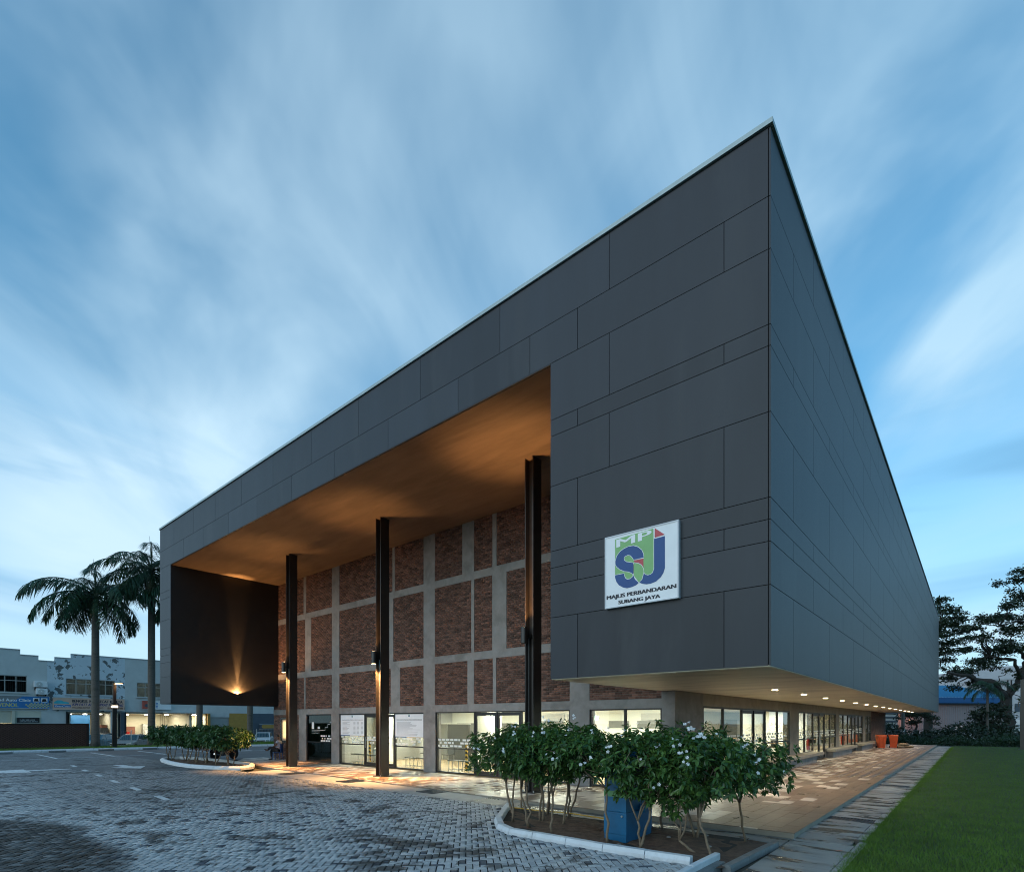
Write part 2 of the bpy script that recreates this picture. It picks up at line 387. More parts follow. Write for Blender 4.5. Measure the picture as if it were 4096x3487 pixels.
# ---------------------------------------------------------------- driveway of herringbone pavers
def paver_mat():
    m = bpy.data.materials.new('paver'); m.use_nodes = True; t = m.node_tree; L = t.links.new; b = t.nodes['Principled BSDF']
    g = N(t, 'ShaderNodeNewGeometry'); oi = N(t, 'ShaderNodeObjectInfo'); pos = g.outputs['Position']; b.inputs['Specular IOR Level'].default_value = .12
    r = math_node(t, 'FRACT', math_node(t, 'ADD', g.outputs['Random Per Island'], oi.outputs['Random']))
    c = mix(t, r, (.36, .375, .385), (.54, .555, .565))
    dk = mapr(t, r, .92, .925, 0, 1); c = mix(t, dk, c, (.075, .09, .115))
    c = mix(t, mapr(t, noise(t, pos, 30, 5, .6), .35, .75, 0, .35), c, (.16, .165, .165))
    # oil and damp stains with their own outlines, and a field of darker, damp pavers by the entrance
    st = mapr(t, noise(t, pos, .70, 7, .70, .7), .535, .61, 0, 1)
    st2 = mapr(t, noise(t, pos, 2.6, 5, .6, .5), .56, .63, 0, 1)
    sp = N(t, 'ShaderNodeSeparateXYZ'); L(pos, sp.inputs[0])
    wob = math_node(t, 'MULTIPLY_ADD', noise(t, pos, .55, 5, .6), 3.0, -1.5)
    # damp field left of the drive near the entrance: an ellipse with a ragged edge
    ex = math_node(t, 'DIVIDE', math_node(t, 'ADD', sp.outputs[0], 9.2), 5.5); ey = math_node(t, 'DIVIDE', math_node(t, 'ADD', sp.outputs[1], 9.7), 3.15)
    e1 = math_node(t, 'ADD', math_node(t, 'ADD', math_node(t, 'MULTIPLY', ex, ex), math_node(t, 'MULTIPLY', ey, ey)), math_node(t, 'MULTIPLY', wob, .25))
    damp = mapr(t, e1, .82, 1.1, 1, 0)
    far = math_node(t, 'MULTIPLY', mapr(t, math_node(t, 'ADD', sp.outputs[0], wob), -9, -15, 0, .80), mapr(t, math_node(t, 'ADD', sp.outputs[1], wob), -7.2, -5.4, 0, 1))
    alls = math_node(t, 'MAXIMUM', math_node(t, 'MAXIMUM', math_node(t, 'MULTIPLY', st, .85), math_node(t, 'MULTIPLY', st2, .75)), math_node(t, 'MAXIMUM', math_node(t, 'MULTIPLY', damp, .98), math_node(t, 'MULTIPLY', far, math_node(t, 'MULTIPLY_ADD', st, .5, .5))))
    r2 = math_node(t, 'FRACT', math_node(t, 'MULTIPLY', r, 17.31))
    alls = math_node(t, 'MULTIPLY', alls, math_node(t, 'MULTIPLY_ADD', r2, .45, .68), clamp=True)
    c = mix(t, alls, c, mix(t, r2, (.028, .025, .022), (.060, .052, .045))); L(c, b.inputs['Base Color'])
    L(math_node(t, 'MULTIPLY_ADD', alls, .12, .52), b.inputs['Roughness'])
    bn = N(t, 'ShaderNodeBump', i_Strength=.35, i_Distance=.01); L(noise(t, pos, 90, 5, .65), bn.inputs['Height']); L(bn.outputs[0], b.inputs['Normal'])
    MATS['paver'] = m
    # the same paving where single pavers can no longer be told apart
    m2 = m.copy(); m2.name = 'paver_far'; t = m2.node_tree; L = t.links.new; b = t.nodes['Principled BSDF']
    g = [n for n in t.nodes if n.type == 'NEW_GEOMETRY'][0]
    mp = N(t, 'ShaderNodeMapping'); mp.inputs['Rotation'].default_value = (0, 0, RAD(45)); L(g.outputs['Position'], mp.inputs[0])
    bk = N(t, 'ShaderNodeTexBrick'); L(mp.outputs[0], bk.inputs['Vector']); bk.offset = .5
    for k, v in (('Scale', 1.0), ('Brick Width', .2), ('Row Height', .1), ('Mortar Size', .007), ('Color1', (1, 1, 1, 1)), ('Color2', (.55, .55, .55, 1)), ('Mortar', (.12, .12, .12, 1))): bk.inputs[k].default_value = v
    src = b.inputs['Base Color'].links[0].from_socket
    L(mix(t, 1.0, src, bk.outputs['Color'], 'MULTIPLY'), b.inputs['Base Color'])
    MATS['paver_far'] = m2
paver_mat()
mat('joint_sand', (.013, .013, .012), .95, .3, 20)
BED = [(-.40, -1.72), (-3.6, -1.78), (-4.15, -1.72), (-4.62, -1.48), (-5.0, -1.08), (-5.45, -.45), (-5.95, .25), (-6.15, .64), (-.15, .70), (-.18, -1.5)]
LBED = [(-31.3, 1.2), (-30.6, .72), (-29.2, .36), (-27.6, .10), (-25.9, -.06), (-24.4, -.06), (-23.2, .12), (-22.2, .48), (-21.5, 1.0), (-21.9, 1.75), (-23.2, 2.4), (-26.5, 2.5), (-29.8, 2.3), (-31.0, 1.9)]
def inset(P, dd):
    cx = sum(p[0] for p in P)/len(P); cy = sum(p[1] for p in P)/len(P); out = []
    n = len(P)
    for i in range(n):
        a, b, c = Vector(P[i-1]), Vector(P[i]), Vector(P[(i+1) % n])
        e1 = (b-a).normalized(); e2 = (c-b).normalized(); n1 = Vector((-e1.y, e1.x)); n2 = Vector((-e2.y, e2.x))
        m = (n1+n2).normalized()
        if m.dot(Vector((cx, cy))-b) < 0: m = -m
        k = dd/max(.5, m.dot(n1 if n1.dot(m) > 0 else -n1)); out.append((b.x+m.x*k, b.y+m.y*k))
    return out
NEAR = 23.0
def drive_ok(x, y):
    if not (-45.2 < x < -.62 and -16 < y < .66): return False
    return not in_poly(x, y, BED) and not in_poly(x, y, LBED)
drive = struct(obj('driveway', MB().box(-46.5, -.55, -16, .70, -.30, -.046), 'joint_sand'))
PL, PW = .203, .1015
pc, prot = [], []
ang = RAD(45); ca, sa = math.cos(ang), math.sin(ang)
for i in range(-330, 331):
    for j in range(-330, 331):
        # herringbone: unit step (1,1) and (2,-2) in half-lengths
        k = (i-j) % 4
        if k == 0: lx, ly, ro = (i+1)*PW, (j+.5)*PW, 0
        elif k == 3: lx, ly, ro = (i+.5)*PW, (j+1)*PW, math.pi/2
        else: continue
        x, y = lx*ca-ly*sa-8.0, lx*sa+ly*ca-6.0
        u, v, dd = view(x, y)
        if not (3.5 < dd < NEAR) or not (-900 < u < 5000): continue
        if drive_ok(x, y): pc.append((x, y)); prot.append(ro+ang)
pc = np.array(pc); prot = np.array(prot)+RNG.normal(0, .012, len(pc))
cen = np.column_stack([pc+RNG.normal(0, .0012, pc.shape), -.05+RNG.normal(0, .0018, len(pc))])
near = set(rank_in_view(cen, 300))
pm = MB(); hx, hy, e = PL/2-.0095, PW/2-.0095, .004
pm.v = [(-hx,-hy,-.02),(hx,-hy,-.02),(hx,hy,-.02),(-hx,hy,-.02),(-hx,-hy,.015),(hx,-hy,.015),(hx,hy,.015),(-hx,hy,.015),(-hx+e,-hy+e,.02),(hx-e,-hy+e,.02),(hx-e,hy-e,.02),(-hx+e,hy-e,.02)]
pm.f = [(0,1,5,4),(1,2,6,5),(2,3,7,6),(3,0,4,7),(4,5,9,8),(5,6,10,9),(6,7,11,10),(7,4,8,11),(8,9,10,11)]
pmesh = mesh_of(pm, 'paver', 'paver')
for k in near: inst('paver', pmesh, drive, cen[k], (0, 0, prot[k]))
rest = np.array([k for k in range(len(cen)) if k not in near])
b = np.array(pm.v); cr, sr = np.cos(prot[rest])[:, None], np.sin(prot[rest])[:, None]
V = np.stack([b[None, :, 0]*cr-b[None, :, 1]*sr+cen[rest, 0, None], b[None, :, 0]*sr+b[None, :, 1]*cr+cen[rest, 1, None], b[None, :, 2]+cen[rest, 2, None]], -1).reshape(-1, 3)
F = (np.arange(len(rest))[:, None, None]*12+np.array(pm.f)[None]).reshape(-1, 4)
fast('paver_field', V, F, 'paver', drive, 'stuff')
# beyond the told-apart pavers: one sheet
def depth_pt(dd, r): return (CAM.x-sY*dd+cY*r, CAM.y+cY*dd+sY*r)
def clip(P, f):
    out = []
    for i in range(len(P)):
        a, b = P[i-1], P[i]; fa, fb = f(a), f(b)
        if (fa < 0) != (fb < 0):
            s = fa/(fa-fb); out.append((a[0]+(b[0]-a[0])*s, a[1]+(b[1]-a[1])*s))
        if fb >= 0: out.append(b)
    return out
dep = lambda p: view(p[0], p[1])[2]-(NEAR-.06)
P = clip([(-45.4, -16), (-.62, -16), (-.62, .66), (-45.4, .66)], dep)
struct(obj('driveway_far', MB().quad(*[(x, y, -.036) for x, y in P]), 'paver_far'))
struct(obj('car_park', MB().quad(*[(x, y, -.037) for x, y in [(-45.4, .66), (-27.9, .66), (-27.9, 60), (-41.0, 60), (-43.2, 12)]]), 'asphalt'))

# ---------------------------------------------------------------- porch and side walk of tiles
def tile_mat(name, c0, c1, rough):
    mat(name, c0, rough, .10, 7, rnd=.13, bump=.12, bscale=120, dirt=(*[x*.62 for x in c0], .55), dscale=1.3, wet=.16)
tile_mat('tile_brown', (.225, .152, .108), None, .34); tile_mat('tile_pale', (.62, .53, .45), None, .34)
def edge_y(x): return 1.55 if x > -5 else 1.55+min(1, (-5-x)/15)*.5
porch = struct(obj('porch_floor', MB().prism([(-.02, edge_y(0)+.02), (-.02, 5.27), (-28.6, 5.27), (-28.6, 4.2), (-26.5, 2.9), (-22.5, 2.35), (-20.3, 2.07), (-5, 1.57)], 'z', -.25, -.012), 'concrete_warm'))
walk = struct(obj('side_walk', MB().box(-3.88, -.02, 5.27, 51, -.25, -.012), 'concrete_warm'))
TX, TY = .326, .652
tl = {}
for (x0, x1, y0, y1, par) in ((-28.5, 0, 1.55, 5.27, porch), (-3.88, 0, 5.27, 51, walk)):
    i0, i1 = math.floor(x0/TX), math.ceil(x1/TX)
    for i in range(i0, i1):
        for j in range(math.floor(y0/TY)-1, math.ceil(y1/TY)+1):
            yo = j*TY+(TY/2 if i % 2 else 0)
            a, b = max(x0, i*TX)+.003, min(x1, (i+1)*TX)-.003
            ye = max(y0, edge_y((a+b)/2) if par is porch else y0)
            if par is porch and a < -20.3: ye = max(ye, 2.07+(-20.3-a)*.13 if a > -26.5 else 2.9+(-26.5-a)*.62)
            c, dd = max(ye, yo)+.003, min(y1, yo+TY)-.003
            if b-a < .03 or dd-c < .03: continue
            rr = random.random()
            if par is porch:
                pp = .20+.42*max(0, min(1, ((c+dd)/2-1.9)/2.6)) if (a+b)/2 < -4 else .10
            else:
                pp = .62*max(0, min(1, (-.45-(a+b)/2)/2.6))
            tl.setdefault((par.name, 'tile_pale' if rr < pp else 'tile_brown'), []).append(((a+b)/2, (c+dd)/2, -.006+random.gauss(0, .0006), (b-a)/2, (dd-c)/2))
unit = {m: mesh_of(MB().box(-1, 1, -1, 1, -1, 1), m, 'tile') for m in ('tile_pale', 'tile_brown')}
for par in (porch, walk):
    allt = [(m, t) for m in unit for t in tl.get((par.name, m), [])]
    top = set(rank_in_view([t[:3] for m, t in allt], 150))
    for k in top:
        m, t = allt[k]; inst('tile', unit[m], par, t[:3], scale=(t[3], t[4], .006))
    for m in unit:
        r = [t for k, (mm, t) in enumerate(allt) if mm == m and k not in top]
        V, F = boxes_np([t[:3] for t in r], [(t[3], t[4], .006) for t in r]); fast('tile_field', V, F, m, par, 'stuff')

# concrete apron between the pavers and the porch, with iron drain grates let into it
mat('apron_concrete', (.36, .355, .34), .6, .10, 3, bump=.2, bscale=80, dirt=(.24, .235, .22, .6), dscale=.9, wet=.35)
mat('wet_slab', (.30, .29, .27), .55, .14, 3, bump=.3, bscale=70, rnd=.16, dirt=(.055, .052, .046, .95), dscale=1.15, stretch=(.7, 2.4, 1), wet=.12, dr=(.47, .60))
apron = bpy.data.objects.new('concrete_apron', None); COL.objects.link(apron); struct(apron)
def apz(x): return -.034-.072*max(0, min(1, (x+8)/4))
xs = [-20.3, -18.6, -15.8, -13.0, -10.2, -7.6, -5.9, -4.0, -2.0, -.06]
for a, b in zip(xs, xs[1:]):
    mb = MB(); a2, b2 = a+.006, b-.006
    p = [(a2, .70, apz(a2)), (b2, .70, apz(b2)), (b2, edge_y(b2)-.01, apz(b2)), (a2, edge_y(a2)-.01, apz(a2))]
    mb.quad(*p); lo = [(x, y, z-.2) for x, y, z in p]
    for k in range(4): mb.quad(p[k], lo[k], lo[(k+1) % 4], p[(k+1) % 4])
    obj('apron_slab', mb, 'apron_concrete' if b < -6 else 'wet_slab', apron)
def grate(x0, x1, y0, y1, z, lab, alongx=True, nb=11):
    g = thing('drain_grate', lab, 'drain grate', ((x0+x1)/2, (y0+y1)/2, z), 'iron drain grates')
    obj('pit', MB().box(x0+.03, x1-.03, y0+.03, y1-.03, z, z+.004), 'black', g)
    fr = MB(); w = .035; zt = z+.016
    fr.box(x0, x1, y0, y0+w, z, zt).box(x0, x1, y1-w, y1, z, zt).box(x0, x0+w, y0+w, y1-w, z, zt).box(x1-w, x1, y0+w, y1-w, z, zt)
    obj('frame', fr, 'grate', g)
    for k in range(nb):
        if alongx:
            yy = y0+w+(y1-y0-2*w)*(k+.5)/nb; obj('bar', MB().box(x0+w, x1-w, yy-.013, yy+.013, z+.004, zt-.003), 'grate', g)
        else:
            xx = x0+w+(x1-x0-2*w)*(k+.5)/nb; obj('bar', MB().box(xx-.013, xx+.013, y0+w, y1-w, z+.004, zt-.003), 'grate', g)
for x, lab in ((-18.5, 'dark drain grate in the pale apron in front of the farthest steel column'), (-14.25, 'dark drain grate in the pale apron in front of the middle steel column'), (-10.0, 'dark drain grate in the pale apron nearest the flowering shrubs')):
    grate(x, x+.72, 1.08, 1.92, -.033, lab)

# slab path between the side walk and the lawn
path = bpy.data.objects.new('slab_path', None); COL.objects.link(path); struct(path)
gr_y = [4.25, 12.45, 20.7, 28.95, 37.2, 45.4]
y = 1.62; k = 0
slabm = mesh_of(MB().box(-1, 1, -1, 1, -1, 1), 'wet_slab', 'slab')
while y < 51:
    ln = .62 if y > 3 else .8
    nxt = min([g for g in gr_y if g > y]+[99])
    if y+ln > nxt-.02:
        ln = nxt-y
        if ln > .06: inst('slab', slabm, path, (.42, y+ln/2, -.15+random.gauss(0, .003)), (random.gauss(0, .004), random.gauss(0, .004), 0), (.43, ln/2-.007, .05))
        y = nxt+.5; continue
    inst('slab', slabm, path, (.42, y+ln/2, -.15+random.gauss(0, .003)), (random.gauss(0, .004), random.gauss(0, .006), random.gauss(0, .004)), (.43+random.gauss(0, .004), ln/2-.007, .05)); y += ln
y = 1.60
while y > -14:
    ln = random.choice((1.02, 1.15, .62)); inst('slab', slabm, path, (.44, y-ln/2, -.155+random.gauss(0, .003)), (random.gauss(0, .004), random.gauss(0, .004), 0), (.47, ln/2-.008, .05)); y -= ln
y = -14
while y < 51:
    inst('edging_stone', slabm, path, (.985 if y < 1.6 else .92, y+.5, -.16+random.gauss(0, .002)), (0, 0, random.gauss(0, .006)), (.06, .49, .06)); y += 1.0
ords = ['nearest', 'second', 'third', 'fourth', 'fifth', 'farthest']
for g, w in zip(gr_y, ords): grate(.0, .84, g+.01, g+.49, -.118, f'drain grate across the slab path beside the lawn, {w} of its row', False, 12)

# lawn: earth under it, blades on top
lawn = struct(obj('lawn', MB().box(1.04, 60, -14, 53.5, -.3, -.115), 'lawn_soil'))
def blades(name, n, fx, fy, zf, hmin, hmax, w, m='grass', parent=None):
    x, y = fx(n), fy(n); a = RNG.uniform(0, 2*np.pi, n); h = RNG.uniform(hmin, hmax, n); z = np.full(n, zf)
    dx, dy = np.cos(a)*w, np.sin(a)*w; lx, ly = RNG.normal(0, .5, n)*h, RNG.normal(0, .5, n)*h
    V = np.stack([np.stack([x-dx, y-dy, z], -1), np.stack([x+dx, y+dy, z], -1), np.stack([x+lx, y+ly, z+h], -1)], 1).reshape(-1, 3)
    return fast(name, V, np.arange(3*n).reshape(-1, 3), m, parent, 'stuff')
def lawn_xy(n, ylo, yhi, pw):
    y = ylo+(yhi-ylo)*RNG.random(n)**pw
    x = 1.0+np.abs(RNG.random(n))*(2.2+np.maximum(y+2.5, 0)*.175)
    return x, y
gx_, gy_ = lawn_xy(190000, -3.2, 53.3, 1.9)
go = blades('grass', 190000, lambda n: gx_, lambda n: gy_, -.118, .022, .075, .0048)
tag(go, 'short dark green mown grass of the lawn beside the slab path', 'grass')
gy2 = RNG.uniform(-3, 50, 26000)**1.0; gx2 = 1.03+.05*np.sin(gy2*2.1)*np.sin(gy2*5.3+1)+RNG.normal(0, .055, 26000)
go = blades('grass_fringe', 26000, lambda n: gx2, lambda n: gy2, -.125, .03, .075, .005)
tag(go, 'ragged grass fringe creeping over the edge of the slab path', 'grass')

# planting beds
def kerb_run(par, pts, w, h, m, zb=-.06, gap=.006, closed=False, side=1, cham=.03):
    """kerb stones along a polyline; pts is the outer foot line, the stone lies on its left (side=1)"""
    n = len(pts); tops = []
    offs = []
    for i in range(n):
        a = Vector(pts[i-1] if (i > 0 or closed) else pts[i]); b = Vector(pts[i]); c = Vector(pts[(i+1) % n] if (i < n-1 or closed) else pts[i])
        d1 = (b-a).normalized() if (b-a).length > 1e-6 else (c-b).normalized(); d2 = (c-b).normalized() if (c-b).length > 1e-6 else d1
        mm = (Vector((-d1.y, d1.x))+Vector((-d2.y, d2.x))); mm = mm.normalized() if mm.length > 1e-6 else Vector((-d1.y, d1.x))
        offs.append(mm*side/max(.6, mm.dot(Vector((-d1.y, d1.x)))))
    for i in range(n if closed else n-1):
        j = (i+1) % n; a, b = Vector(pts[i]), Vector(pts[j]); t = (b-a).normalized()*gap
        A, B = a+t, b-t; oa, ob = offs[i], offs[j]; dz = random.gauss(0, .003)
        sec = [(0, zb), (0, zb+h*.55), (cham, zb+h), (w-.012, zb+h), (w, zb+h-.012), (w, zb)]
        mb = MB(); m_ = len(sec)
        for P, o in ((A, oa), (B, ob)): mb.v += [(P.x+o.x*s, P.y+o.y*s, z+dz) for s, z in sec]
        mb.f = [tuple(range(m_-1, -1, -1)), tuple(range(m_, 2*m_))]+[(q, (q+1) % m_, m_+(q+1) % m_, m_+q) for q in range(m_)]
        obj('kerb_stone', mb, m, par)
def soil_bed(name, P, z, amp):
    cx = sum(p[0] for p in P)/len(P); cy = sum(p[1] for p in P)/len(P); mb = MB(); K = 9; n = len(P)
    for k in range(K+1):
        for p in P:
            f = k/K; x, y = cx+(p[0]-cx)*f, cy+(p[1]-cy)*f
            mb.v.append((x, y, z+(amp*(1-f**3))*(.6+.4*math.sin(3*x+2*y))+random.gauss(0, .008)))
    for k in range(K):
        for i in range(n):
            mb.f.append((k*n+i, k*n+(i+1) % n, (k+1)*n+(i+1) % n, (k+1)*n+i))
    return struct(obj(name, mb, 'soil', smooth=False))
def dens(P, step, closed=True):
    out = []
    for i in range(len(P) if closed else len(P)-1):
        a, b = Vector(P[i]), Vector(P[(i+1) % len(P)]); n = max(1, round((b-a).length/step))
        out += [tuple(a+(b-a)*k/n) for k in range(n)]
    if not closed: out.append(P[-1])
    return out
soil_bed('flower_bed', dens(inset(BED, .06), .25), -.055, .07)
kr = bpy.data.objects.new('white_kerb', None); COL.objects.link(kr); struct(kr)
kerb_run(kr, [(-.62, -1.70), (-1.3, -1.76), (-2.0, -1.80), (-2.72, -1.78), (-3.43, -1.77), (-3.97, -1.77), (-4.49, -1.52), (-5.0, -1.02), (-5.42, -.42), (-5.82, .15), (-6.12, .62)], .15, .135, 'kerb_white', side=-1)
yy = -1.05; pts = [(-.52, yy)]
while yy > -13: yy -= .98; pts.append((-.55-.02*(yy+1), yy))
kerb_run(kr, pts, .10, .17, 'kerb_white', zb=-.12, side=1, cham=.02)
ge = bpy.data.objects.new('grey_edging', None); COL.objects.link(ge); struct(ge)
kerb_run(ge, [(-.16, -1.38), (-.13, -.62), (-.10, .08), (-.06, .74)], .12, .11, 'kerb_grey', zb=-.14, side=1, cham=.008)
kerb_run(ge, [(-.30, -1.16), (-.33, -2.15), (-.35, -3.1), (-.37, -4.1)], .14, .13, 'kerb_grey', zb=-.16, side=-1, cham=.008)
kerb_run(ge, [(-.2, .76), (-1.6, .75), (-3.1, .73), (-4.6, .70), (-6.0, .68)], .08, .09, 'kerb_grey', zb=-.14, side=1, cham=.008)
soil_bed('far_flower_bed', dens(inset(LBED, .10), .5), -.03, .07)
lk = bpy.data.objects.new('far_white_kerb', None); COL.objects.link(lk); struct(lk)
kerb_run(lk, dens(LBED, .95), .20, .17, 'kerb_white', zb=-.06, closed=True, side=1, cham=.10)
fk = bpy.data.objects.new('street_kerb', None); COL.objects.link(fk); struct(fk)
fl = [(-46.4, -14), (-45.6, -1), (-44.6, 6), (-43.0, 13), (-41.0, 30), (-40, 58)]
kerb_run(fk, dens(fl, 1.05, False), .22, .20, 'kerb_white', zb=-.06, side=1, cham=.05)
vg = MB().prism([(-46.65, -14), (-45.85, -1), (-44.85, 6), (-43.3, 13), (-41.3, 30), (-40.3, 58), (-51.5, 58), (-51.6, -14)], 'z', -.4, .03)
struct(obj('verge', vg, 'lawn_soil'))
gxv = RNG.uniform(-51.3, -44.5, 26000); gyv = RNG.uniform(-6, 17, 26000); keep = gxv < np.interp(gyv, [-14, -1, 6, 13, 30], [-46.7, -45.9, -44.9, -43.4, -41.3]); gxv, gyv = gxv[keep], gyv[keep]
go = blades('verge_grass', len(gxv), lambda n: gxv, lambda n: gyv, .025, .05, .16, .016)
tag(go, 'rough grass on the verge behind the far white kerb', 'grass')

# painted markings
def marking(name, poly, m='marking', z=-.0265):
    o = obj(name, MB().prism(poly, 'z', z-.003, z), m); struct(o); return o
def strip(name, a, b, w, z=-.0265):
    a, b = Vector(a), Vector(b); n = (b-a).normalized(); n = Vector((-n.y, n.x))*w/2
    return marking(name, [tuple(a-n), tuple(b-n), tuple(b+n), tuple(a+n)], z=z)
for x, y in ((-29.4, -3.15), (-26.1, -3.4), (-23.05, -3.6), (-20.05, -3.83), (-17.05, -4.02), (-14.2, -4.18)):
    strip('lane_dash', (x-.52, y+.035), (x+.52, y-.035), .15)
marking('lane_arrow', [(-27.35, -3.6), (-27.75, -3.6), (-28.0, -5.0), (-28.75, -5.0), (-28.35, -7.4), (-26.6, -5.05), (-27.45, -5.0)])
marking('lane_arrow', [(-28.5, -1.45), (-28.5, -1.85), (-27.0, -1.8), (-27.0, -2.3), (-25.5, -1.55), (-27.0, -.95), (-27.0, -1.45)])
for y in (-5.2, -2.46, .24, 2.95, 5.7, 8.4): strip('parking_line', (-42.5, y), (-36.7, y-.03), .12)
strip('parking_line', (-36.7, -9), (-36.7, 12), .10)
for k, y in enumerate((-3.8, -1.1, 1.6, 4.3)):
    o = obj('wheel_stop', MB().prism([(-44.75, -.03), (-44.75, .07), (-44.70, .10), (-44.60, .10), (-44.55, .07), (-44.55, -.03)], 'y', y-.45, y+.45), 'kerb_grey')
    tag(o, f'low dark wheel stop in front of the far white kerb, {("leftmost","second from left","third from left","rightmost")[k]} of four', 'wheel stop', 'wheel stops')

# ================================================================== THE HALL
W, D, HT, HB, XR, XL, RY, WX, HS = 28.2, 53.3, 11.46, 2.90, -4.33, -26.73, 5.277, -3.895, 9.50
hall = thing('civic_hall', 'charcoal panel clad hall with deep porch, brick wall and lit ground floor', 'building', (-14, 20, 0))
ROWS = [(10.37, 11.46), (9.53, 10.37), (8.33, 9.53), (7.99, 8.33), (6.94, 7.99), (5.58, 6.94), (5.23, 5.58), (4.88, 5.23), (4.19, 4.88), (2.90, 4.19)]
fr1 = [-2.92, -5.75, -8.52, -11.28, -13.93, -16.53, -19.07, -21.54, -23.9, -26.29]
fr2 = [-.73, -3.65, -4.88, -7.11, -9.88, -12.58, -15.21, -17.77, -20.24, -22.74, -25.08]
odd = [3.03+3.23*k for k in range(16)]; even = [1.43+3.17*k for k in range(17)]
# dark carrier wall behind the open joints
fb = MB(); T = .03
fb.box(-W+T, -T, T, .30, 9.56, HT).box(XR+T, -T, T, .30, HB+.02, 9.56).box(-W+T, XL-T, T, .30, HB+.02, 9.56).box(-.30, -T, .30, D-T, HB+.02, HT)
fb.box(-W+T, -W+.3, .30, D-T, HB+.02, HT).box(-W+.3, -.3, D-.3, D-T, HB+.02, HT)
fb.box(-W+.3, -.3, .3, D-.3, HT-.2, HT-.1)
shell = obj('carrier_wall', fb, 'cladding_back', hall)
G = .006
def panel(x0, x1, z0, z1, face):
    if face == 'front': mb = MB().box(x0+G, x1-G, 0, T-.004, z0+G, z1-G)
    else: mb = MB().box(-T+.004, 0, x0+G, x1-G, z0+G, z1-G)
    obj('cladding_panel', mb, 'cladding', shell)
for r, (z0, z1) in enumerate(ROWS):
    sp = sorted((fr1 if r == 0 else fr2 if r == 1 else ([-2.92] if r % 2 == 0 else [-.73, -3.65])))
    if r < 2: spans = [(-W, 0)]
    else: spans = [(XR, 0), (-W, XL)]
    for a, b in spans:
        cuts = [a]+[c for c in sp if a+.1 < c < b-.1]+[b]
        for p, q in zip(cuts, cuts[1:]): panel(p, q-(T+.004 if q == 0 else 0), z0, z1, 'front')
    cuts = [0]+[c for c in (odd if r % 2 == 0 else even) if c < D-.3]+[D]
    for p, q in zip(cuts, cuts[1:]): panel(p, q, z0, z1, 'side')
cp = MB().box(-W-.04, .04, -.04, .30, HT+.02, HT+.10).box(-.30, .04, .30, D+.04, HT+.02, HT+.10).box(-W-.04, -W+.3, .3, D+.04, HT+.02, HT+.10)
obj('roof_coping', cp, 'coping', hall)
obj('coping_gap', MB().box(-W+.01, -.01, .01, .28, HT-.002, HT+.02).box(-.28, -.01, .28, D-.01, HT-.002, HT+.02), 'black', hall)
# porch ceiling, inner reveal walls, undersides
obj('porch_ceiling', MB().box(XL, XR, .045, RY+.2, HS, HS+.05), 'soffit_plaster', hall)
obj('ceiling_edge_trim', MB().box(XL, XR, .004, .045, HS+.012, HS+.05), 'black', hall)
obj('reveal_wall', MB().box(XL-.05, XL, .035, RY+.2, HB+.012, HS+.3), 'dark_wall', hall)
obj('reveal_wall', MB().box(XR, XR+.05, .035, RY+.2, HB+.012, HS+.3), 'dark_wall', hall)
obj('underside', MB().box(XR+.02, -.012, .02, RY-.02, HB-.01, HB+.015), 'under_plaster', hall)
obj('underside', MB().box(WX, -.012, RY-.02, D-.02, HB-.01, HB+.015), 'under_plaster', hall)
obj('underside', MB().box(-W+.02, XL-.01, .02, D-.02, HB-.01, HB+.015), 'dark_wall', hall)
obj('roof_slab', MB().box(-W+.3, -.3, RY+.3, D-.3, 9.9, 10.1), 'cladding_back', hall)

# ---------------------------------------------------------------- brick infill wall with concrete frame
tiers = {'top': (7.60, HS, [(-24.03, -23.78), (-21.35, -20.71), (-16.61, -16.44), (-14.57, -13.89), (-12.34, -11.72), (-10.79, -10.59), (-7.43, -6.69)]),
         'mid': (4.60, 7.31, [(-23.87, -23.29), (-21.35, -20.71), (-16.92, -16.55), (-14.57, -13.89), (-11.86, -11.71), (-10.80, -10.12), (-7.43, -6.69)]),
         'bot': (2.68, 4.31, [(-23.97, -23.84), (-21.35, -20.71), (-16.72, -16.09), (-14.57, -13.89), (-12.06, -11.72), (-10.77, -10.61), (-7.43, -6.69)])}
bw = obj('brick_wall', MB().box(-27.28, WX-.3, RY+.016, RY+.22, 2.69, HS+.2).box(-27.28, -24.52, RY+.016, RY+.22, 0, 2.40), 'mortar', hall)
fcon = MB()
for z0, z1 in ((2.40, 2.68), (4.31, 4.60), (7.31, 7.60)): fcon.box(-27.28, WX, RY-.008, RY+.24, z0, z1)
obj('ring_beam', fcon, 'concrete', hall)
for nm, (z0, z1, vs) in tiers.items():
    for a, b in vs: obj('concrete_post', MB().box(a, b, RY-.010, RY+.2, z0, z1), 'concrete', hall)
for a, b in ((-24.51, -23.78), (-21.40, -20.73), (-14.57, -13.86), (-7.43, -6.69)): obj('concrete_column', MB().box(a, b, RY-.012, RY+.3, -.02, 2.40), 'concrete', hall)
obj('corner_column', MB().box(-4.29, WX, RY-.012, 7.35, -.02, 2.42), 'concrete', hall)
obj('corner_head', MB().box(-4.29, WX-.002, RY+.24, 7.35, 2.42, HB-.012).box(-4.30, WX-.001, RY-.006, RY+.24, 2.68, HB-.012), 'concrete', hall)
CH, BL = .0752, .2235
bricks = []
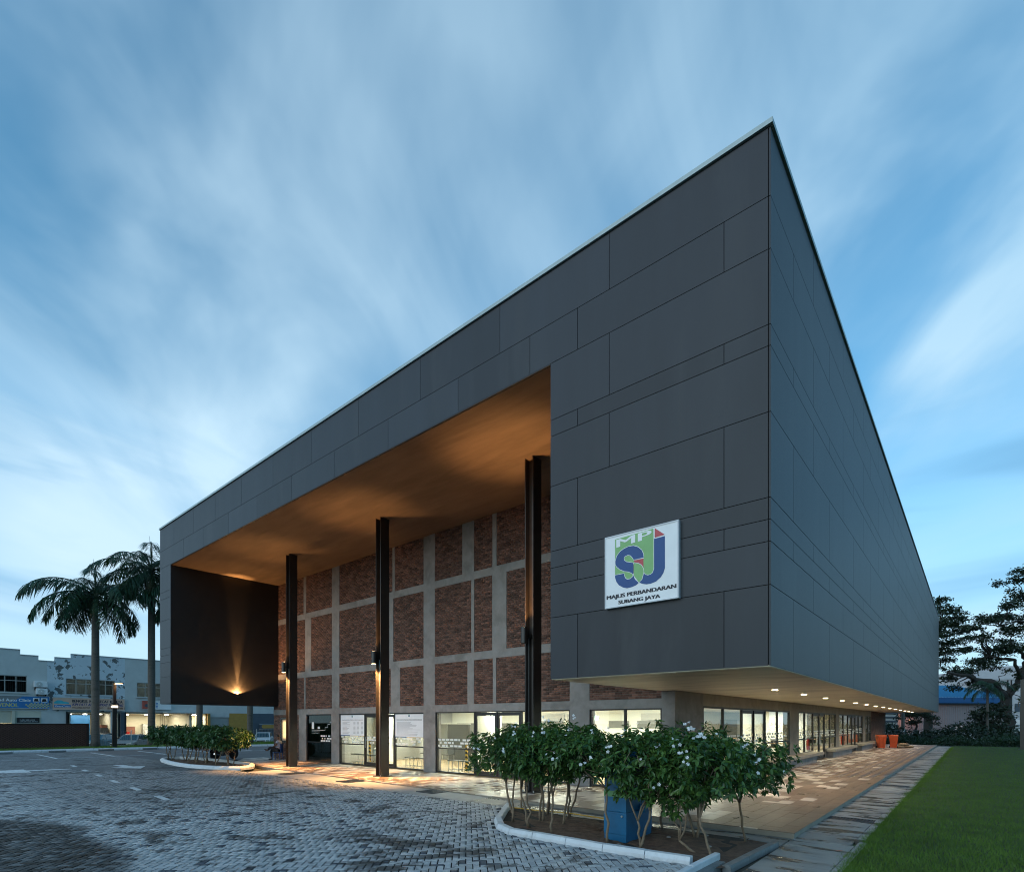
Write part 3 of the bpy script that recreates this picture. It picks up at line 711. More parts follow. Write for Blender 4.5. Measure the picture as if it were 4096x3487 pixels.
def lay(x0, x1, z0, z1, holes=()):
    n = max(1, round((z1-z0)/CH)); ch = (z1-z0)/n
    for k in range(n):
        x = x0-(BL/2 if k % 2 else 0)-(RNG.random()*.02); zc = z0+ch*(k+.5)
        while x < x1:
            a, b = max(x, x0), min(x+BL, x1); x += BL
            if b-a < .035: continue
            if any(a < h[1] and b > h[0] and z0+ch*k < h[3] and z0+ch*(k+1) > h[2] for h in holes): continue
            bricks.append(((a+b)/2, zc, (b-a)/2-.005, ch/2-.005))
for nm, (z0, z1, vs) in tiers.items():
    xs = [-27.28]+[q for v in vs for q in v]+[WX-.3]
    for a, b in zip(xs[::2], xs[1::2]): lay(a+.004, b-.004, z0+.004, z1-.004)
lay(-27.27, -24.52, .02, 2.39, [(-26.45, -25.15, .95, 2.2)])
bc = np.array([(x, RY+.012, z) for x, z, a, b in bricks]); bh = np.array([(a, .012, b) for x, z, a, b in bricks])
bc[:, 1] += RNG.normal(0, .0025, len(bc))
def brick_rank():
    sc = []
    for x, z, a, b in bricks:
        u, v, dd = view(x, RY, z); hid = (x > -8.4 and z > 2.9)
        sc.append(dd if 0 < u < 4096 and not hid else 1e9)
    return set(np.argsort(sc)[:300])
bn = brick_rank()
bunit = MB(); e = .10
bunit.v = [(-1,-1,-1),(1,-1,-1),(1,-1,1),(-1,-1,1),(-1,1,-1),(1,1,-1),(1,1,1),(-1,1,1)]
bunit.f = [(0,1,2,3),(1,5,6,2),(4,0,3,7),(3,2,6,7),(4,5,1,0)]
bmesh_ = mesh_of(bunit, 'brick', 'brick')
for k in bn: inst('brick', bmesh_, bw, bc[k], (RNG.normal(0, .004), 0, RNG.normal(0, .006)), bh[k])
rk = np.array([k for k in range(len(bc)) if k not in bn])
s8 = np.array(bunit.v); V = (s8[None]*bh[rk][:, None]+bc[rk][:, None]).reshape(-1, 3)
fast('brick_field', V, (np.arange(len(rk))[:, None, None]*8+np.array(bunit.f)[None]).reshape(-1, 4), 'brick', bw, 'stuff')

# ---------------------------------------------------------------- steel columns
for cx, lb in ((-20.95, 'farthest'), (-14.23, 'middle'), (-7.15, 'nearest')):
    y0, y1 = 2.82, 3.20; x0, x1 = cx-.15, cx+.15; t = .022
    c = MB().box(x0, x0+t, y0, y1, .03, HS).box(x1-t, x1, y0, y1, .03, HS).box(x0+t, x1-t, (y0+y1)/2-.012, (y0+y1)/2+.012, .03, HS)
    o = obj('steel_column', c, 'steel_paint', hall)
    obj('base_plate', MB().box(cx-.23, cx+.23, 2.74, 3.28, 0, .03), 'steel_paint', o)
    obj('conduit', MB().tube([(cx-.10, y0+.12, .05), (cx-.10, y0+.12, 4.4)], .014, 6), 'steel', o)
    for bx in (-.19, .19):
        for by in (2.78, 3.24): obj('anchor_bolt', MB().lathe([(.018, 0), (.018, .04)], (cx+bx, by, .03), 8), 'steel', o)

# ---------------------------------------------------------------- glazing of the ground floor
def glaze(name, ax, p, a0, a1, z0, z1, verts, trans, glass='glass', doors=(), w=.06, dp=.09, parent=hall):
    """a window wall in the plane ax=p from a0..a1, z0..z1; verts: mullion positions; trans: transom heights for non-door bays"""
    def bx(mb, u0, u1, q0, q1, zz0, zz1):
        return mb.box(u0, u1, q0, q1, zz0, zz1) if ax == 'y' else mb.box(q0, q1, u0, u1, zz0, zz1)
    fm = MB(); bx(fm, a0, a1, p, p+dp, z1-w, z1); bx(fm, a0, a1, p, p+dp, z0, z0+.05)
    bx(fm, a0, a0+w, p, p+dp, z0+.05, z1-w); bx(fm, a1-w, a1, p, p+dp, z0+.05, z1-w)
    wd = obj(name, fm, 'frame', parent)
    edges = [a0]+list(verts)+[a1]
    for v in verts: obj('mullion', bx(MB(), v-w/2, v+w/2, p+.002, p+dp-.002, z0+.05, z1-w), 'frame', wd)
    for i, (u, v) in enumerate(zip(edges, edges[1:])):
        if i in doors:
            q = .075; d = MB()
            bx(d, u+.035, u+.035+q, p+.015, p+.06, z0+.055, z1-.065); bx(d, v-.035-q, v-.035, p+.015, p+.06, z0+.055, z1-.065)
            bx(d, u+.035+q, v-.035-q, p+.015, p+.06, z1-.18, z1-.065); bx(d, u+.035+q, v-.035-q, p+.015, p+.06, z0+.055, z0+.17)
            do = obj('door_leaf', d, 'frame', wd)
            hx = v-.12 if i % 2 == 0 else u+.12
            hd = MB().tube([(hx, p-.03, .85), (hx, p-.03, 1.35)] if ax == 'y' else [(p-.03 if False else p+.12, hx, .85), (p+.12, hx, 1.35)], .014, 6); obj('door_handle', hd, 'steel', do)
        elif trans: obj('transom', bx(MB(), u+w/2, v-w/2, p+.004, p+dp-.004, trans-.025, trans+.025), 'frame', wd)
        obj('pane', bx(MB(), u+.02, v-.02, p+.040, p+.046, z0+.03, z1-.03), glass, wd)
    return wd
def film_band(par, ax, p, a0, a1, z0, rows=3, bw_=.185, bh_=.075, gap=.045):
    mb = MB()
    for r in range(rows):
        u = a0+(.11 if r % 2 else 0)
        while u+bw_ < a1:
            if random.random() < .86:
                z = z0+r*(bh_+gap); ww = bw_ if random.random() < .7 else bw_*.5
                if ax == 'y': mb.quad((u, p, z), (u+ww, p, z), (u+ww, p, z+bh_), (u, p, z+bh_))
                else: mb.quad((p, u, z), (p, u+ww, z), (p, u+ww, z+bh_), (p, u, z+bh_))
            u += bw_+gap
    obj('frosted_film', mb, 'film', par, kind='stuff')
FY = RY+.03
wA = glaze('window', 'y', FY, -23.78, -21.40, .03, 2.40, [], 1.0, 'glass_dark')
wB = glaze('window', 'y', FY, -20.73, -14.57, .03, 2.40, [-18.71, -17.62, -16.51], .98, doors=(1, 2))
wC = glaze('window', 'y', FY, -13.86, -7.43, .03, 2.42, [-11.74, -10.62, -9.49], .98, doors=(1, 2))
wD = glaze('window', 'y', FY, -6.69, -4.29, .03, 2.42, [-5.48], .98)
for wd, a, b in ((wA, -22.5, -21.45), (wB, -20.65, -14.65), (wC, -13.78, -7.5), (wD, -6.6, -4.35)): film_band(wd, 'y', FY+.038, a, b, 1.04)
RX = WX-.10
bays = [(7.35, 17.69, [9.18, 11.1, 12.48, 13.95, 15.74], (2, 3)), (19.29, 28.48, [20.63, 22.43, 23.9, 25.23, 26.79], (2, 3)), (29.46, 38.78, [31.0, 32.69, 34.2, 35.55, 37.0], (2, 3))]
for a, b, vs, drs in bays:
    wd = glaze('window', 'x', RX, a, b, .03, 2.50, vs, 1.17, doors=drs)
    for u, v in ((a, vs[1]), (vs[1], vs[3]), (vs[3], b)): film_band(wd, 'x', RX+.05, u+.1, v-.1, 1.24)
    for u, v in ((a, vs[1]), (vs[3], b)):
        obj('sill_wall', MB().prism([(WX-.02, 0), (WX+.004, 0), (WX+.004, .46), (WX-.012, .54), (WX-.02, .54)], 'y', u+.05, v-.05), 'concrete_warm', hall)
wd = glaze('window', 'x', RX, 40.0, 43.0, .5, 2.50, [41.5], 1.17)
cc = MB(); cc.box(WX-.3, WX-.004, 7.35, 43.0, 2.50, HB-.012); obj('side_beam', cc, 'concrete_warm', hall)
for a, b in ((17.69, 19.29), (28.48, 29.46), (38.78, 40.0)): obj('concrete_pier', MB().box(WX-.3, WX, a, b, 0, 2.50), 'concrete_warm', hall)
obj('sill_wall', MB().box(WX-.3, WX-.004, 40.0, 43.0, 0, .5), 'concrete_warm', hall)
bp = obj('brick_pier', MB().box(WX-1.5, WX-.016, 43.0, 52.4, 0, HB-.012), 'mortar', hall)
bs = []
n = 38
for k in range(n):
    ch = (HB-.03)/n; yb = 43.01-(BL/2 if k % 2 else 0)
    while yb < 52.38:
        a, b = max(yb, 43.01), min(yb+BL, 52.39); yb += BL
        if b-a > .03: bs.append((WX-.010, (a+b)/2, .01+ch*(k+.5), .012, (b-a)/2-.005, ch/2-.005))
bs = np.array(bs); near_b = set(np.argsort(bs[:, 1])[:120])
for k in near_b: inst('brick', bmesh_, bp, bs[k, :3], (0, 0, math.pi/2), (bs[k, 4], bs[k, 3], bs[k, 5]))
rr = [k for k in range(len(bs)) if k not in near_b]; V, F = boxes_np(bs[rr, :3], bs[rr, 3:]); fast('brick_field', V, F, 'brick', bp, 'stuff')
# lit store-room window in the brick at the far end, with its open sash
mat('cream_wall', (.62, .50, .30), .7, .08, 3)
obj('lit_opening', MB().box(-26.42, -25.2, RY+.02, RY+.05, .98, 2.17), 'cream_wall', hall)
fo = MB(); fo.box(-26.47, -26.40, RY-.02, RY+.06, .93, 2.22).box(-25.22, -25.15, RY-.02, RY+.06, .93, 2.22).box(-26.40, -25.22, RY-.02, RY+.06, 2.15, 2.22).box(-26.40, -25.22, RY-.02, RY+.06, .93, 1.0)
obj('window_frame', fo, 'frame', hall)

# ---------------------------------------------------------------- rooms behind the glass
obj('interior_floor', MB().box(-27, WX-.12, RY+.14, 45, -.05, .018), 'floor_tan', hall)
obj('interior_ceiling', MB().box(-27, WX-.12, RY+.25, 45, 2.72, 2.80), 'white_wall', hall)
iw = MB().box(-21.2, -21.05, RY+.24, 14, .018, 2.72).box(-24.3, -24.15, RY+.24, 14, .018, 2.72)
obj('partition', iw, 'mid_grey_wall', hall)
obj('back_wall', MB().box(-24.15, -11.2, 13.0, 13.2, .018, 2.72), 'white_wall', hall)
obj('back_wall', MB().box(-11.4, -11.2, 13.2, 45, .018, 2.72), 'mid_grey_wall', hall)
obj('back_wall', MB().box(-11.2, WX-.15, 44.0, 44.2, .018, 2.72), 'white_wall', hall)
pn = [(-20.6, -18.2, .5, 1.95), (-18.15, -16.4, .5, 1.95), (-15.6, -13.9, .9, 1.9), (-13.6, -12.6, 1.3, 2.1)]
for a, b, z0, z1 in pn: obj('wall_panel', MB().box(a, b, 12.94, 12.99, z0, z1), 'grey_wall', hall)
obj('dado', MB().box(-21, -11.3, 12.90, 12.935, .10, .45), 'dark_grey_wall', hall)
# inner hall screen with staggered grey and white boards
obj('screen_wall', MB().box(-12.6, -5.0, 9.4, 9.55, .018, 2.72), 'white_wall', hall)
for k in range(26):
    r = k % 6; a = -12.5+(k*1.37) % 7.0; b = min(-5.1, a+random.uniform(.6, 1.5)); z0 = .95+.28*r
    obj('wall_board', MB().box(a, b, 9.36-.004*(k % 5), 9.395, z0, z0+.26), ('grey_wall', 'mid_grey_wall', 'white_wall')[k % 3], hall)
obj('white_pillar', MB().box(-20.55, -19.9, 7.4, 8.0, .018, 2.72), 'white_wall', hall)
obj('white_pillar', MB().box(-13.9, -13.0, 7.6, 8.3, .018, 2.72), 'white_wall', hall)
for a, b, y0, y1 in ((-11.0, -10.3, 11.1, 12.0), (-6.0, WX-1.2, 17.75, 18.0), (-8.8, WX-1.6, 28.6, 28.8)): obj('white_pillar', MB().box(a, b, y0, y1, .018, 2.72), 'white_wall', hall)
warmw = (1, .95, .78)
emit('tube_light', (1, .97, .82), 9.0)
def ceiling_light(x, y, e, sx=1.2, sy=.5):
    o = obj('ceiling_light', MB().box(x-sx/2, x+sx/2, y-sy/2, y+sy/2, 2.685, 2.715), 'tube_light', hall)
    area('room_light', (x, y, 2.66), (0, 0, -1), e, warmw, sx, sy, hall)
for x, y, e in ((-19.3, 7.6, 75), (-16.0, 7.6, 75), (-19.0, 11.0, 55), (-15.5, 11.0, 55), (-12.4, 7.4, 75), (-9.2, 7.2, 75), (-6.2, 7.4, 75),
                (-7.0, 11.5, 75), (-7.0, 16.0, 75), (-7.0, 21.5, 80), (-7.0, 27.0, 80), (-7.0, 33.0, 80), (-7.0, 39.0, 80)): ceiling_light(x, y, e*(1.7 if y < 9 or x < -10 else 2.6))
area('room_light', (-25.8, RY-.06, 1.6), (0, 1, 0), 14, (1, .72, .30), .9, .9, hall)
for x, y, m_, lab in ((-17.6, 10.2, 'dark_grey_wall', 'dark grey display screen in the hall behind the porch doors'), (-15.0, 9.6, 'dark_grey_wall', 'dark grey display screen behind the second white notice'), (-19.6, 10.6, 'grey_wall', 'lighter grey display screen behind the first white notice')):
    dk = thing('display_screen', lab, 'screen', (x, y, .018), 'display screens in the hall'); obj('board', MB().box(x-.75, x+.75, y-.06, y+.06, .018, 1.9), m_, dk); obj('cap', MB().box(x-.77, x+.77, y-.08, y+.08, 1.9, 1.94), 'white_wall', dk)
def room_chair(x, y, lab, group):
    dc = thing('waiting_chair', lab, 'chair', (x, y, .018), group)
    obj('seat', MB().box(x-.22, x+.22, y-.22, y+.18, .43, .47), 'dark_grey_wall', dc); obj('backrest', MB().box(x-.22, x+.22, y+.18, y+.22, .43, .88), 'dark_grey_wall', dc)
    for a in (-.2, .2):
        for b in (-.19, .19): obj('leg', MB().tube([(x+a, y+b, .018), (x+a, y+b, .43)], .012, 5), 'steel', dc)
for k, (x, y) in enumerate(((-18.6, 8.9), (-16.8, 8.7), (-11.0, 8.0), (-9.7, 7.9), (-8.3, 8.2), (-6.2, 8.3), (-5.3, 8.2))): room_chair(x, y, f'dark waiting chair behind the porch glass, {("leftmost", "second", "third", "fourth", "fifth", "sixth", "rightmost")[k]} of seven from the left', 'waiting chairs behind the porch glass')
for k, y in enumerate((9.0, 13.5, 21.0, 26.0, 31.0, 36.5)):
    tb = thing('meeting_table', f'brown meeting table behind the side windows, {("nearest", "second", "third", "fourth", "fifth", "farthest")[k]} of the row', 'table', (-6.65, y, .018), 'meeting tables behind the side windows')
    obj('table_top', MB().box(-7.4, -5.9, y-.5, y+.5, .72, .76), 'wood', tb)
    for a in (-7.3, -6.0):
        for b in (-.42, .42): obj('leg', MB().tube([(a, y+b, .018), (a, y+b, .72)], .02, 5), 'steel', tb)
    for a, sd in ((-7.0, 'inner'), (-6.3, 'window')): room_chair(a, y+.85, f'dark chair on the {sd} side at the {("nearest", "second", "third", "fourth", "fifth", "farthest")[k]} meeting table', 'chairs at the meeting tables')
for y0, y1 in ((14.0, 17.0), (21.0, 24.0), (29.5, 33.0), (35.0, 38.0)): obj('wall_panel', MB().box(-11.19, -11.15, y0, y1, .5, 2.2), 'grey_wall', hall)
# reception counter with lit front
cn = thing('reception_counter', 'brown reception counter with a lit edge behind the near porch glass', 'counter', (-10.6, 8.8, .018)); obj('front', MB().box(-12.3, -9.0, 8.55, 9.05, .018, .95), 'wood', cn); obj('top', MB().box(-12.4, -8.9, 8.45, 9.1, .95, 1.0), 'wood', cn)
emit('strip_glow', (1, .78, .45), 6); obj('light_strip', MB().box(-12.2, -9.1, 8.52, 8.548, .86, .90), 'strip_glow', cn)
for y0, y1, w_ in ((10.2, 15.5, 'nearest'), (20.5, 26.5, 'middle'), (30.5, 37, 'farthest')):
    wc = thing('wood_counter', f'long brown wood counter behind the side windows, {w_} of three', 'counter', (-9.5, (y0+y1)/2, .018), 'wood counters'); obj('front', MB().box(-9.8, -9.2, y0, y1, .018, .95), 'wood', wc); obj('top', MB().box(-9.85, -9.1, y0-.05, y1+.05, .95, 1.0), 'wood', wc)

# steel benches inside the glass
def steel_bench(x0, x1, y, lab, h=.46):
    b = thing('steel_bench', lab, 'bench', ((x0+x1)/2, y, .018), 'steel benches behind the glass')
    obj('seat', MB().box(x0, x1, y-.14, y+.14, h, h+.03), 'dark_grey_wall', b)
    n = max(2, round((x1-x0)/.55))
    for k in range(n+1):
        x = x0+.06+(x1-x0-.12)*k/n
        for yy in (y-.11, y+.11): obj('leg', MB().tube([(x, yy, .018), (x, yy, h)], .014, 6), 'steel', b)
    for yy in (y-.11, y+.11): obj('rail', MB().tube([(x0+.06, yy, .13), (x1-.06, yy, .13)], .010, 6), 'steel', b)
steel_bench(-23.2, -21.6, 5.85, 'long steel bench behind the dark tinted window')
steel_bench(-20.5, -18.2, 5.9, 'steel bench behind the glass under the first white notice')
steel_bench(-16.4, -14.7, 5.9, 'steel bench behind the glass under the second white notice')
steel_bench(-13.7, -11.9, 5.9, 'steel bench behind the glass left of the front shrubs')
def striped_post(x, y, lab):
    p = thing('striped_post', lab, 'post', (x, y, .018), 'striped posts')
    obj('post_core', MB().tube([(x, y, .018), (x, y, 1.15)], .055, 10), 'yellow', p)
    for k in range(6):
        z = .12+.18*k
        mb = MB(); i = 0
        for q in range(11):
            a = 2*math.pi*q/10; mb.v += [(x+.057*math.cos(a), y+.057*math.sin(a), z+.06*q/10), (x+.057*math.cos(a), y+.057*math.sin(a), z+.09+.06*q/10)]
        mb.f = [(2*q, 2*q+2, 2*q+3, 2*q+1) for q in range(10)]; obj('black_stripe', mb, 'black', p)
striped_post(-20.0, 6.5, 'yellow and black striped post behind the glass of the first notice'); striped_post(-13.35, 6.5, 'yellow and black striped post behind the glass left of the shrubs')
for x, lab in ((-19.75, 'white waste bin beside the striped post under the first notice'), (-13.05, 'white waste bin beside the striped post left of the shrubs')):
    b = thing('waste_bin', lab, 'bin', (x, 6.75, .018), 'white waste bins')
    obj('bin_body', MB().lathe([(.15, 0), (.19, .5), (.20, .62)], (x, 6.75, .018), 16), 'white_paint', b, True); obj('bin_lid', MB().lathe([(.21, 0), (.20, .06), (.10, .13), (.02, .15)], (x, 6.75, .638), 16), 'mid_grey_wall', b, True)
ex = thing('exit_sign', 'small green and white exit sign under the ceiling behind the near porch glass', 'exit sign', (-8.2, 8.0, 2.15))
emit('exit_glow', (.55, 1, .75), 1.6); obj('box', MB().box(-8.45, -8.05, 8.0, 8.05, 2.08, 2.24), 'exit_glow', ex); lettering('EXIT', (-8.40, 7.995, 2.115), (1, 0, 0), (0, 0, 1), .30, .09, 'logo_green', ex)
# white bar chair and extinguisher seen through the side glass
ch = thing('bar_chair', 'white framed bar chair with brown back behind the side window', 'chair', (-6.9, 10.4, .018))
for dx in (-.2, .2):
    for dy in (-.2, .2): obj('leg', MB().tube([(-6.9+dx*1.2, 10.4+dy*1.2, .018), (-6.9+dx*.8, 10.4+dy*.8, 1.6)], .018, 6), 'white_paint', ch)
obj('seat', MB().box(-7.1, -6.7, 10.2, 10.6, 1.6, 1.64), 'white_paint', ch); obj('backrest', MB().box(-7.1, -7.06, 10.2, 10.6, 1.78, 2.02), 'wood', ch)
for dy in (-.17, .17): obj('back_post', MB().tube([(-7.08, 10.4+dy, 1.6), (-7.08, 10.4+dy, 2.02)], .016, 6), 'white_paint', ch)
mat('red_paint', (.45, .02, .015), .35, .1, 4)
for y, lab in ((24.6, 'red fire extinguisher behind the second side door'), (35.0, 'red fire extinguisher behind the farthest side door')):
    f = thing('fire_extinguisher', lab, 'extinguisher', (-4.6, y, .55), 'fire extinguishers')
    obj('cylinder', MB().lathe([(.02, 0), (.10, .01), (.10, .5), (.07, .58), (.03, .62)], (-4.6, y, .45), 14), 'red_paint', f, True); obj('valve', MB().box(-4.64, -4.56, y-.03, y+.03, 1.07, 1.14), 'black', f); obj('hose', MB().tube([(-4.6, y+.03, 1.1), (-4.5, y+.14, 1.0), (-4.5, y+.13, .7)], .013, 6), 'black', f)
    obj('bracket', MB().box(-4.66, -4.54, y-.06, y+.06, .018, .45), 'white_paint', f)

# ---------------------------------------------------------------- notices on the glass, room sign
def notice(x0, x1, lab, head, dense):
    z0, z1, y = 1.36, 2.36, FY+.010
    n = thing('notice', lab, 'notice', ((x0+x1)/2, y, z0), 'notices on the porch glass')
    obj('sheet', MB().box(x0, x1, y, y+.006, z0, z1), 'sign_white', n); yy = y-.0015; w = x1-x0
    obj('blue_band', MB().quad((x0, yy, z0), (x0+w*.42, yy, z0), (x0+w*.40, yy, z0+.035), (x0, yy, z0+.035)), 'logo_blue', n)
    obj('yellow_band', MB().quad((x0+w*.42, yy, z0-.0), (x1, yy, z0), (x1, yy, z0+.018), (x0+w*.41, yy, z0+.018)), 'yellow', n)
    lettering(head, (x0+.05*w, yy, z1-.28), (1, 0, 0), (0, 0, 1), .9*w, .045, 'ink', n, .02)
    e = MB(); cx = (x0+x1)/2; e.quad((cx-.045, yy, z1-.13), (cx+.045, yy, z1-.13), (cx+.04, yy, z1-.04), (cx-.04, yy, z1-.04)); obj('emblem', e, 'logo_blue', n)
    e = MB(); e.quad((cx-.03, yy-.001, z1-.095), (cx+.03, yy-.001, z1-.095), (cx+.02, yy-.001, z1-.05), (cx-.03, yy-.001, z1-.05)); obj('emblem_field', e, 'logo_green', n)
    mb = MB()
    for k in range(13 if dense else 10):
        z = z1-.36-k*(.045 if dense else .058)
        if z < z0+.05: break
        segs = [(.06, .06+random.uniform(.4, .88))] if dense else [(.08, .08+random.uniform(.2, .34)), (.55, .64), (.70, .79), (.87, .96)]
        for a, b in segs: mb.quad((x0+a*w, yy, z), (x0+b*w, yy, z), (x0+b*w, yy, z+(.010 if dense else .014)), (x0+a*w, yy, z+(.010 if dense else .014)))
    obj('small_print', mb, 'ink_grey', n, kind='stuff')
notice(-20.66, -18.75, 'white price notice with a printed table on the porch glass', 'KADAR SEWAAN DEWAN SERBAGUNA MPSJ USJ 7 SUBANG JAYA', False)
notice(-16.47, -14.63, 'white notice with dense lines of print beside the middle concrete column', 'SYARAT-SYARAT DAN PERATURAN PENGGUNAAN DEWAN SERBAGUNA', True)
rs = thing('room_sign', 'white numeral one and stair line printed on the dark glass', 'sign', (-22.9, FY, 1.2)); yg = FY+.037
lettering('1', (-23.35, yg, 1.66), (1, 0, 0), (0, 0, 1), .22, .34, 'film', rs, .03); obj('square', MB().quad((-22.78, yg, 1.67), (-22.58, yg, 1.67), (-22.58, yg, 1.78), (-22.78, yg, 1.78)), 'film', rs)
st = MB()
for a, b, c, dd in ((-23.35, -22.1, 1.60, 1.615), (-22.1, -22.09, 1.60, 1.74), (-22.1, -21.85, 1.735, 1.75), (-21.86, -21.845, 1.735, 1.90), (-21.86, -21.64, 1.89, 1.905), (-21.65, -21.635, 1.89, 2.02), (-21.65, -21.46, 2.01, 2.025)): st.quad((a, yg, c), (b, yg, c), (b, yg, dd), (a, yg, dd))
obj('stair_line', st, 'film', rs)
for k, s in enumerate(('meeting room 1', 'meeting room 2')): lettering(s, (-23.35, yg, 1.50-.075*k), (1, 0, 0), (0, 0, 1), .72, .05, 'film', rs, .0)

# ---------------------------------------------------------------- concrete benches along the side windows
for k, (a, b) in enumerate(((13.95, 22.3), (25.3, 32.6), (35.6, 42.2))):
    bt = thing('concrete_bench', f'long pale concrete bench under the side windows, {("nearest","middle","farthest")[k]} of three', 'bench', (WX+.3, (a+b)/2, 0), 'benches along the side wall')
    obj('seat', MB().box(WX+.006, WX+.52, a, b, .36, .50), 'concrete_warm', bt, bevel=.008)
    obj('base', MB().box(WX+.006, WX+.34, a+.3, b-.9, .002, .36), 'concrete', bt)

# ---------------------------------------------------------------- signboard
sb = thing('signboard', 'square white council signboard with blue, green and red emblem on charcoal panels', 'sign', (-2.228, -.05, 4.18))
x0, x1, z0, z1 = -2.969, -1.487, 4.18, 5.553
obj('board', MB().box(x0+.02, x1-.02, -.075, -.012, z0+.02, z1-.02), 'sign_white', sb)
fm = MB(); 
for a, b, c, dd in ((x0, x1, z1-.022, z1), (x0, x1, z0, z0+.022), (x0, x0+.022, z0+.022, z1-.022), (x1-.022, x1, z0+.022, z1-.022)): fm.box(a, b, -.085, -.004, c, dd)
obj('frame', fm, 'sign_edge', sb)
def pxy(px, py):
    u = (px-45)/1430; yt = 290-310*u; yb = 1660-240*u; v = (yb-py)/(yb-yt)
    return (x0+(x1-x0)*u, z0+(z1-z0)*v)
def emblem(name, pts, m, lay):
    from mathutils.geometry import tessellate_polygon
    P2 = [pxy(*p) for p in pts]; tri = tessellate_polygon([[Vector((a, b, 0)) for a, b in P2]])
    mb = MB(); mb.v = [(a, -.076-.0012*lay, b) for a, b in P2]; mb.f = [tuple(t) for t in tri]; return obj(name, mb, m, sb)
def outline(pts, wd, lay, closed=True):
    mb = MB(); P = [Vector(pxy(*p)) for p in pts]; n = len(P); w = wd/2
    L_, R_ = [], []
    for i in range(n):
        a = P[i-1] if (closed or i > 0) else P[i]; c = P[(i+1) % n] if (closed or i < n-1) else P[i]
        t = (c-a).normalized(); nn = Vector((-t.y, t.x))*w; L_.append(P[i]+nn); R_.append(P[i]-nn)
    y = -.076-.0012*lay
    for i in range(n if closed else n-1):
        j = (i+1) % n; mb.quad((L_[i].x, y, L_[i].y), (L_[j].x, y, L_[j].y), (R_[j].x, y, R_[j].y), (R_[i].x, y, R_[i].y))
    obj('emblem_outline', mb, 'sign_white', sb)
def smooth_poly(P, closed=True, it=2):
    for _ in range(it):
        Q = []
        n = len(P)
        for i in range(n):
            a, b = P[i], P[(i+1) % n]; Q += [(a[0]*.75+b[0]*.25, a[1]*.75+b[1]*.25), (a[0]*.25+b[0]*.75, a[1]*.25+b[1]*.75)]
        P = Q
    return P
emblem('emblem_green', [(258,322),(1018,128),(1020,880),(1000,950),(960,985),(905,997),(860,985),(838,955),(800,1070),(738,1140),(640,1010),(625,1000),(590,1050),(515,1080),(460,1040),(443,965),(258,1002)], 'logo_green', 1)
S1 = [(832,672),(825,590),(790,520),(720,465),(630,440),(530,455),(430,500),(350,560),(290,640),(260,740),(262,800),(290,845),(350,893),(440,930),(530,940),(590,962),(622,995),(632,960),(630,765),(560,757),(490,745),(450,718),(443,680),(465,645),(520,622),(570,632),(605,670),(635,715)]
S2 = [(258,1005),(443,968),(452,1010),(475,1060),(515,1080),(570,1065),(610,1030),(625,1000),(660,1070),(735,1140),(690,1185),(600,1225),(500,1248),(420,1235),(340,1195),(285,1130),(258,1050)]
J1 = [(1028,322),(1228,275),(1228,870),(1200,960),(1150,1040),(1060,1120),(960,1160),(880,1172),(800,1160),(745,1140),(800,1075),(838,965),(870,990),(905,998),(960,985),(1000,950),(1022,880)]
for P_ in (S1, S2, J1): emblem('emblem_blue', P_, 'logo_blue', 2)
emblem('emblem_red', [(1040,122),(1225,248),(1040,300)], 'logo_red', 2); emblem('emblem_red', [(640,720),(826,685),(826,860),(790,810),(730,775),(640,755)], 'logo_red', 2)
outline(S1, .009, 3); outline([(640,762),(730,775),(790,810),(826,870),(836,940),(800,1075),(738,1142),(660,1070),(634,1000),(632,800)], .009, 3)
outline([(1022,128),(1024,880),(1000,950),(960,985),(905,997),(860,985),(838,955)], .009, 3, False); outline([(258,1002),(443,965),(452,1010),(475,1060),(515,1080),(570,1065),(610,1030),(625,1000)], .009, 3, False); outline([(640,718),(832,680)], .008, 3, False)
def letters_px(s, bl, br, tl, bold, m):
    a, b, c = pxy(*bl), pxy(*br), pxy(*tl); w = math.hypot(b[0]-a[0], b[1]-a[1]); h = math.hypot(c[0]-a[0], c[1]-a[1])
    lettering(s, (a[0], -.0785, a[1]), ((b[0]-a[0])/w, 0, (b[1]-a[1])/w), (0, 0, 1), w, h, m, sb, bold)
letters_px('MP', (283, 480), (985, 300), (283, 330), .045, 'sign_white')
letters_px('MAJLIS PERBANDARAN', (80, 1502), (1435, 1258), (80, 1408), .042, 'ink'); letters_px('SUBANG JAYA', (322, 1578), (1145, 1440), (322, 1490), .042, 'ink')

# ---------------------------------------------------------------- lamps of the hall
ORANGE = (1, .50, .17)
def wall_lamp(cx, z, lab, up, down, warm=ORANGE):
    y = 2.66; l = thing('wall_lamp', lab, 'lamp', (cx-.02, y, z), 'up and down lamps on the steel columns'); cxx = cx-.05
    obj('lamp_body', MB().lathe([(.085, -.23), (.09, -.225), (.09, .225), (.085, .23)], (cxx, y, z), 18), 'steel_paint', l, False)
    obj('bracket', MB().box(cxx-.03, cxx+.03, y+.08, 3.0, z-.05, z+.05), 'steel_paint', l)
    emit('lamp_lens', (1, .72, .38), 22)
    if down:
        obj('lens', MB().lathe([(.075, -.232), (.075, -.2305)], (cxx, y, z), 16), 'lamp_lens', l); spot('down_light', (cxx, y, z-.26), (.02, .06, -1), down, ORANGE, 95, .8, .06, l)
        spot('down_beam', (cxx, y, z-.26), (.12, .06, -1), down*.5, ORANGE, 40, .9, .05, l)
    if up:
        obj('lens', MB().lathe([(.075, .2305), (.075, .232)], (cxx, y, z), 16), 'lamp_lens', l); spot('up_light', (cxx, y, z+.26), (.0, -.10, 1), up*2.8, ORANGE, 58, 1.0, .05, l); spot('up_wash', (cxx, y, z+.26), (0, -.05, 1), up*.8, ORANGE, 108, 1.0, .05, l)
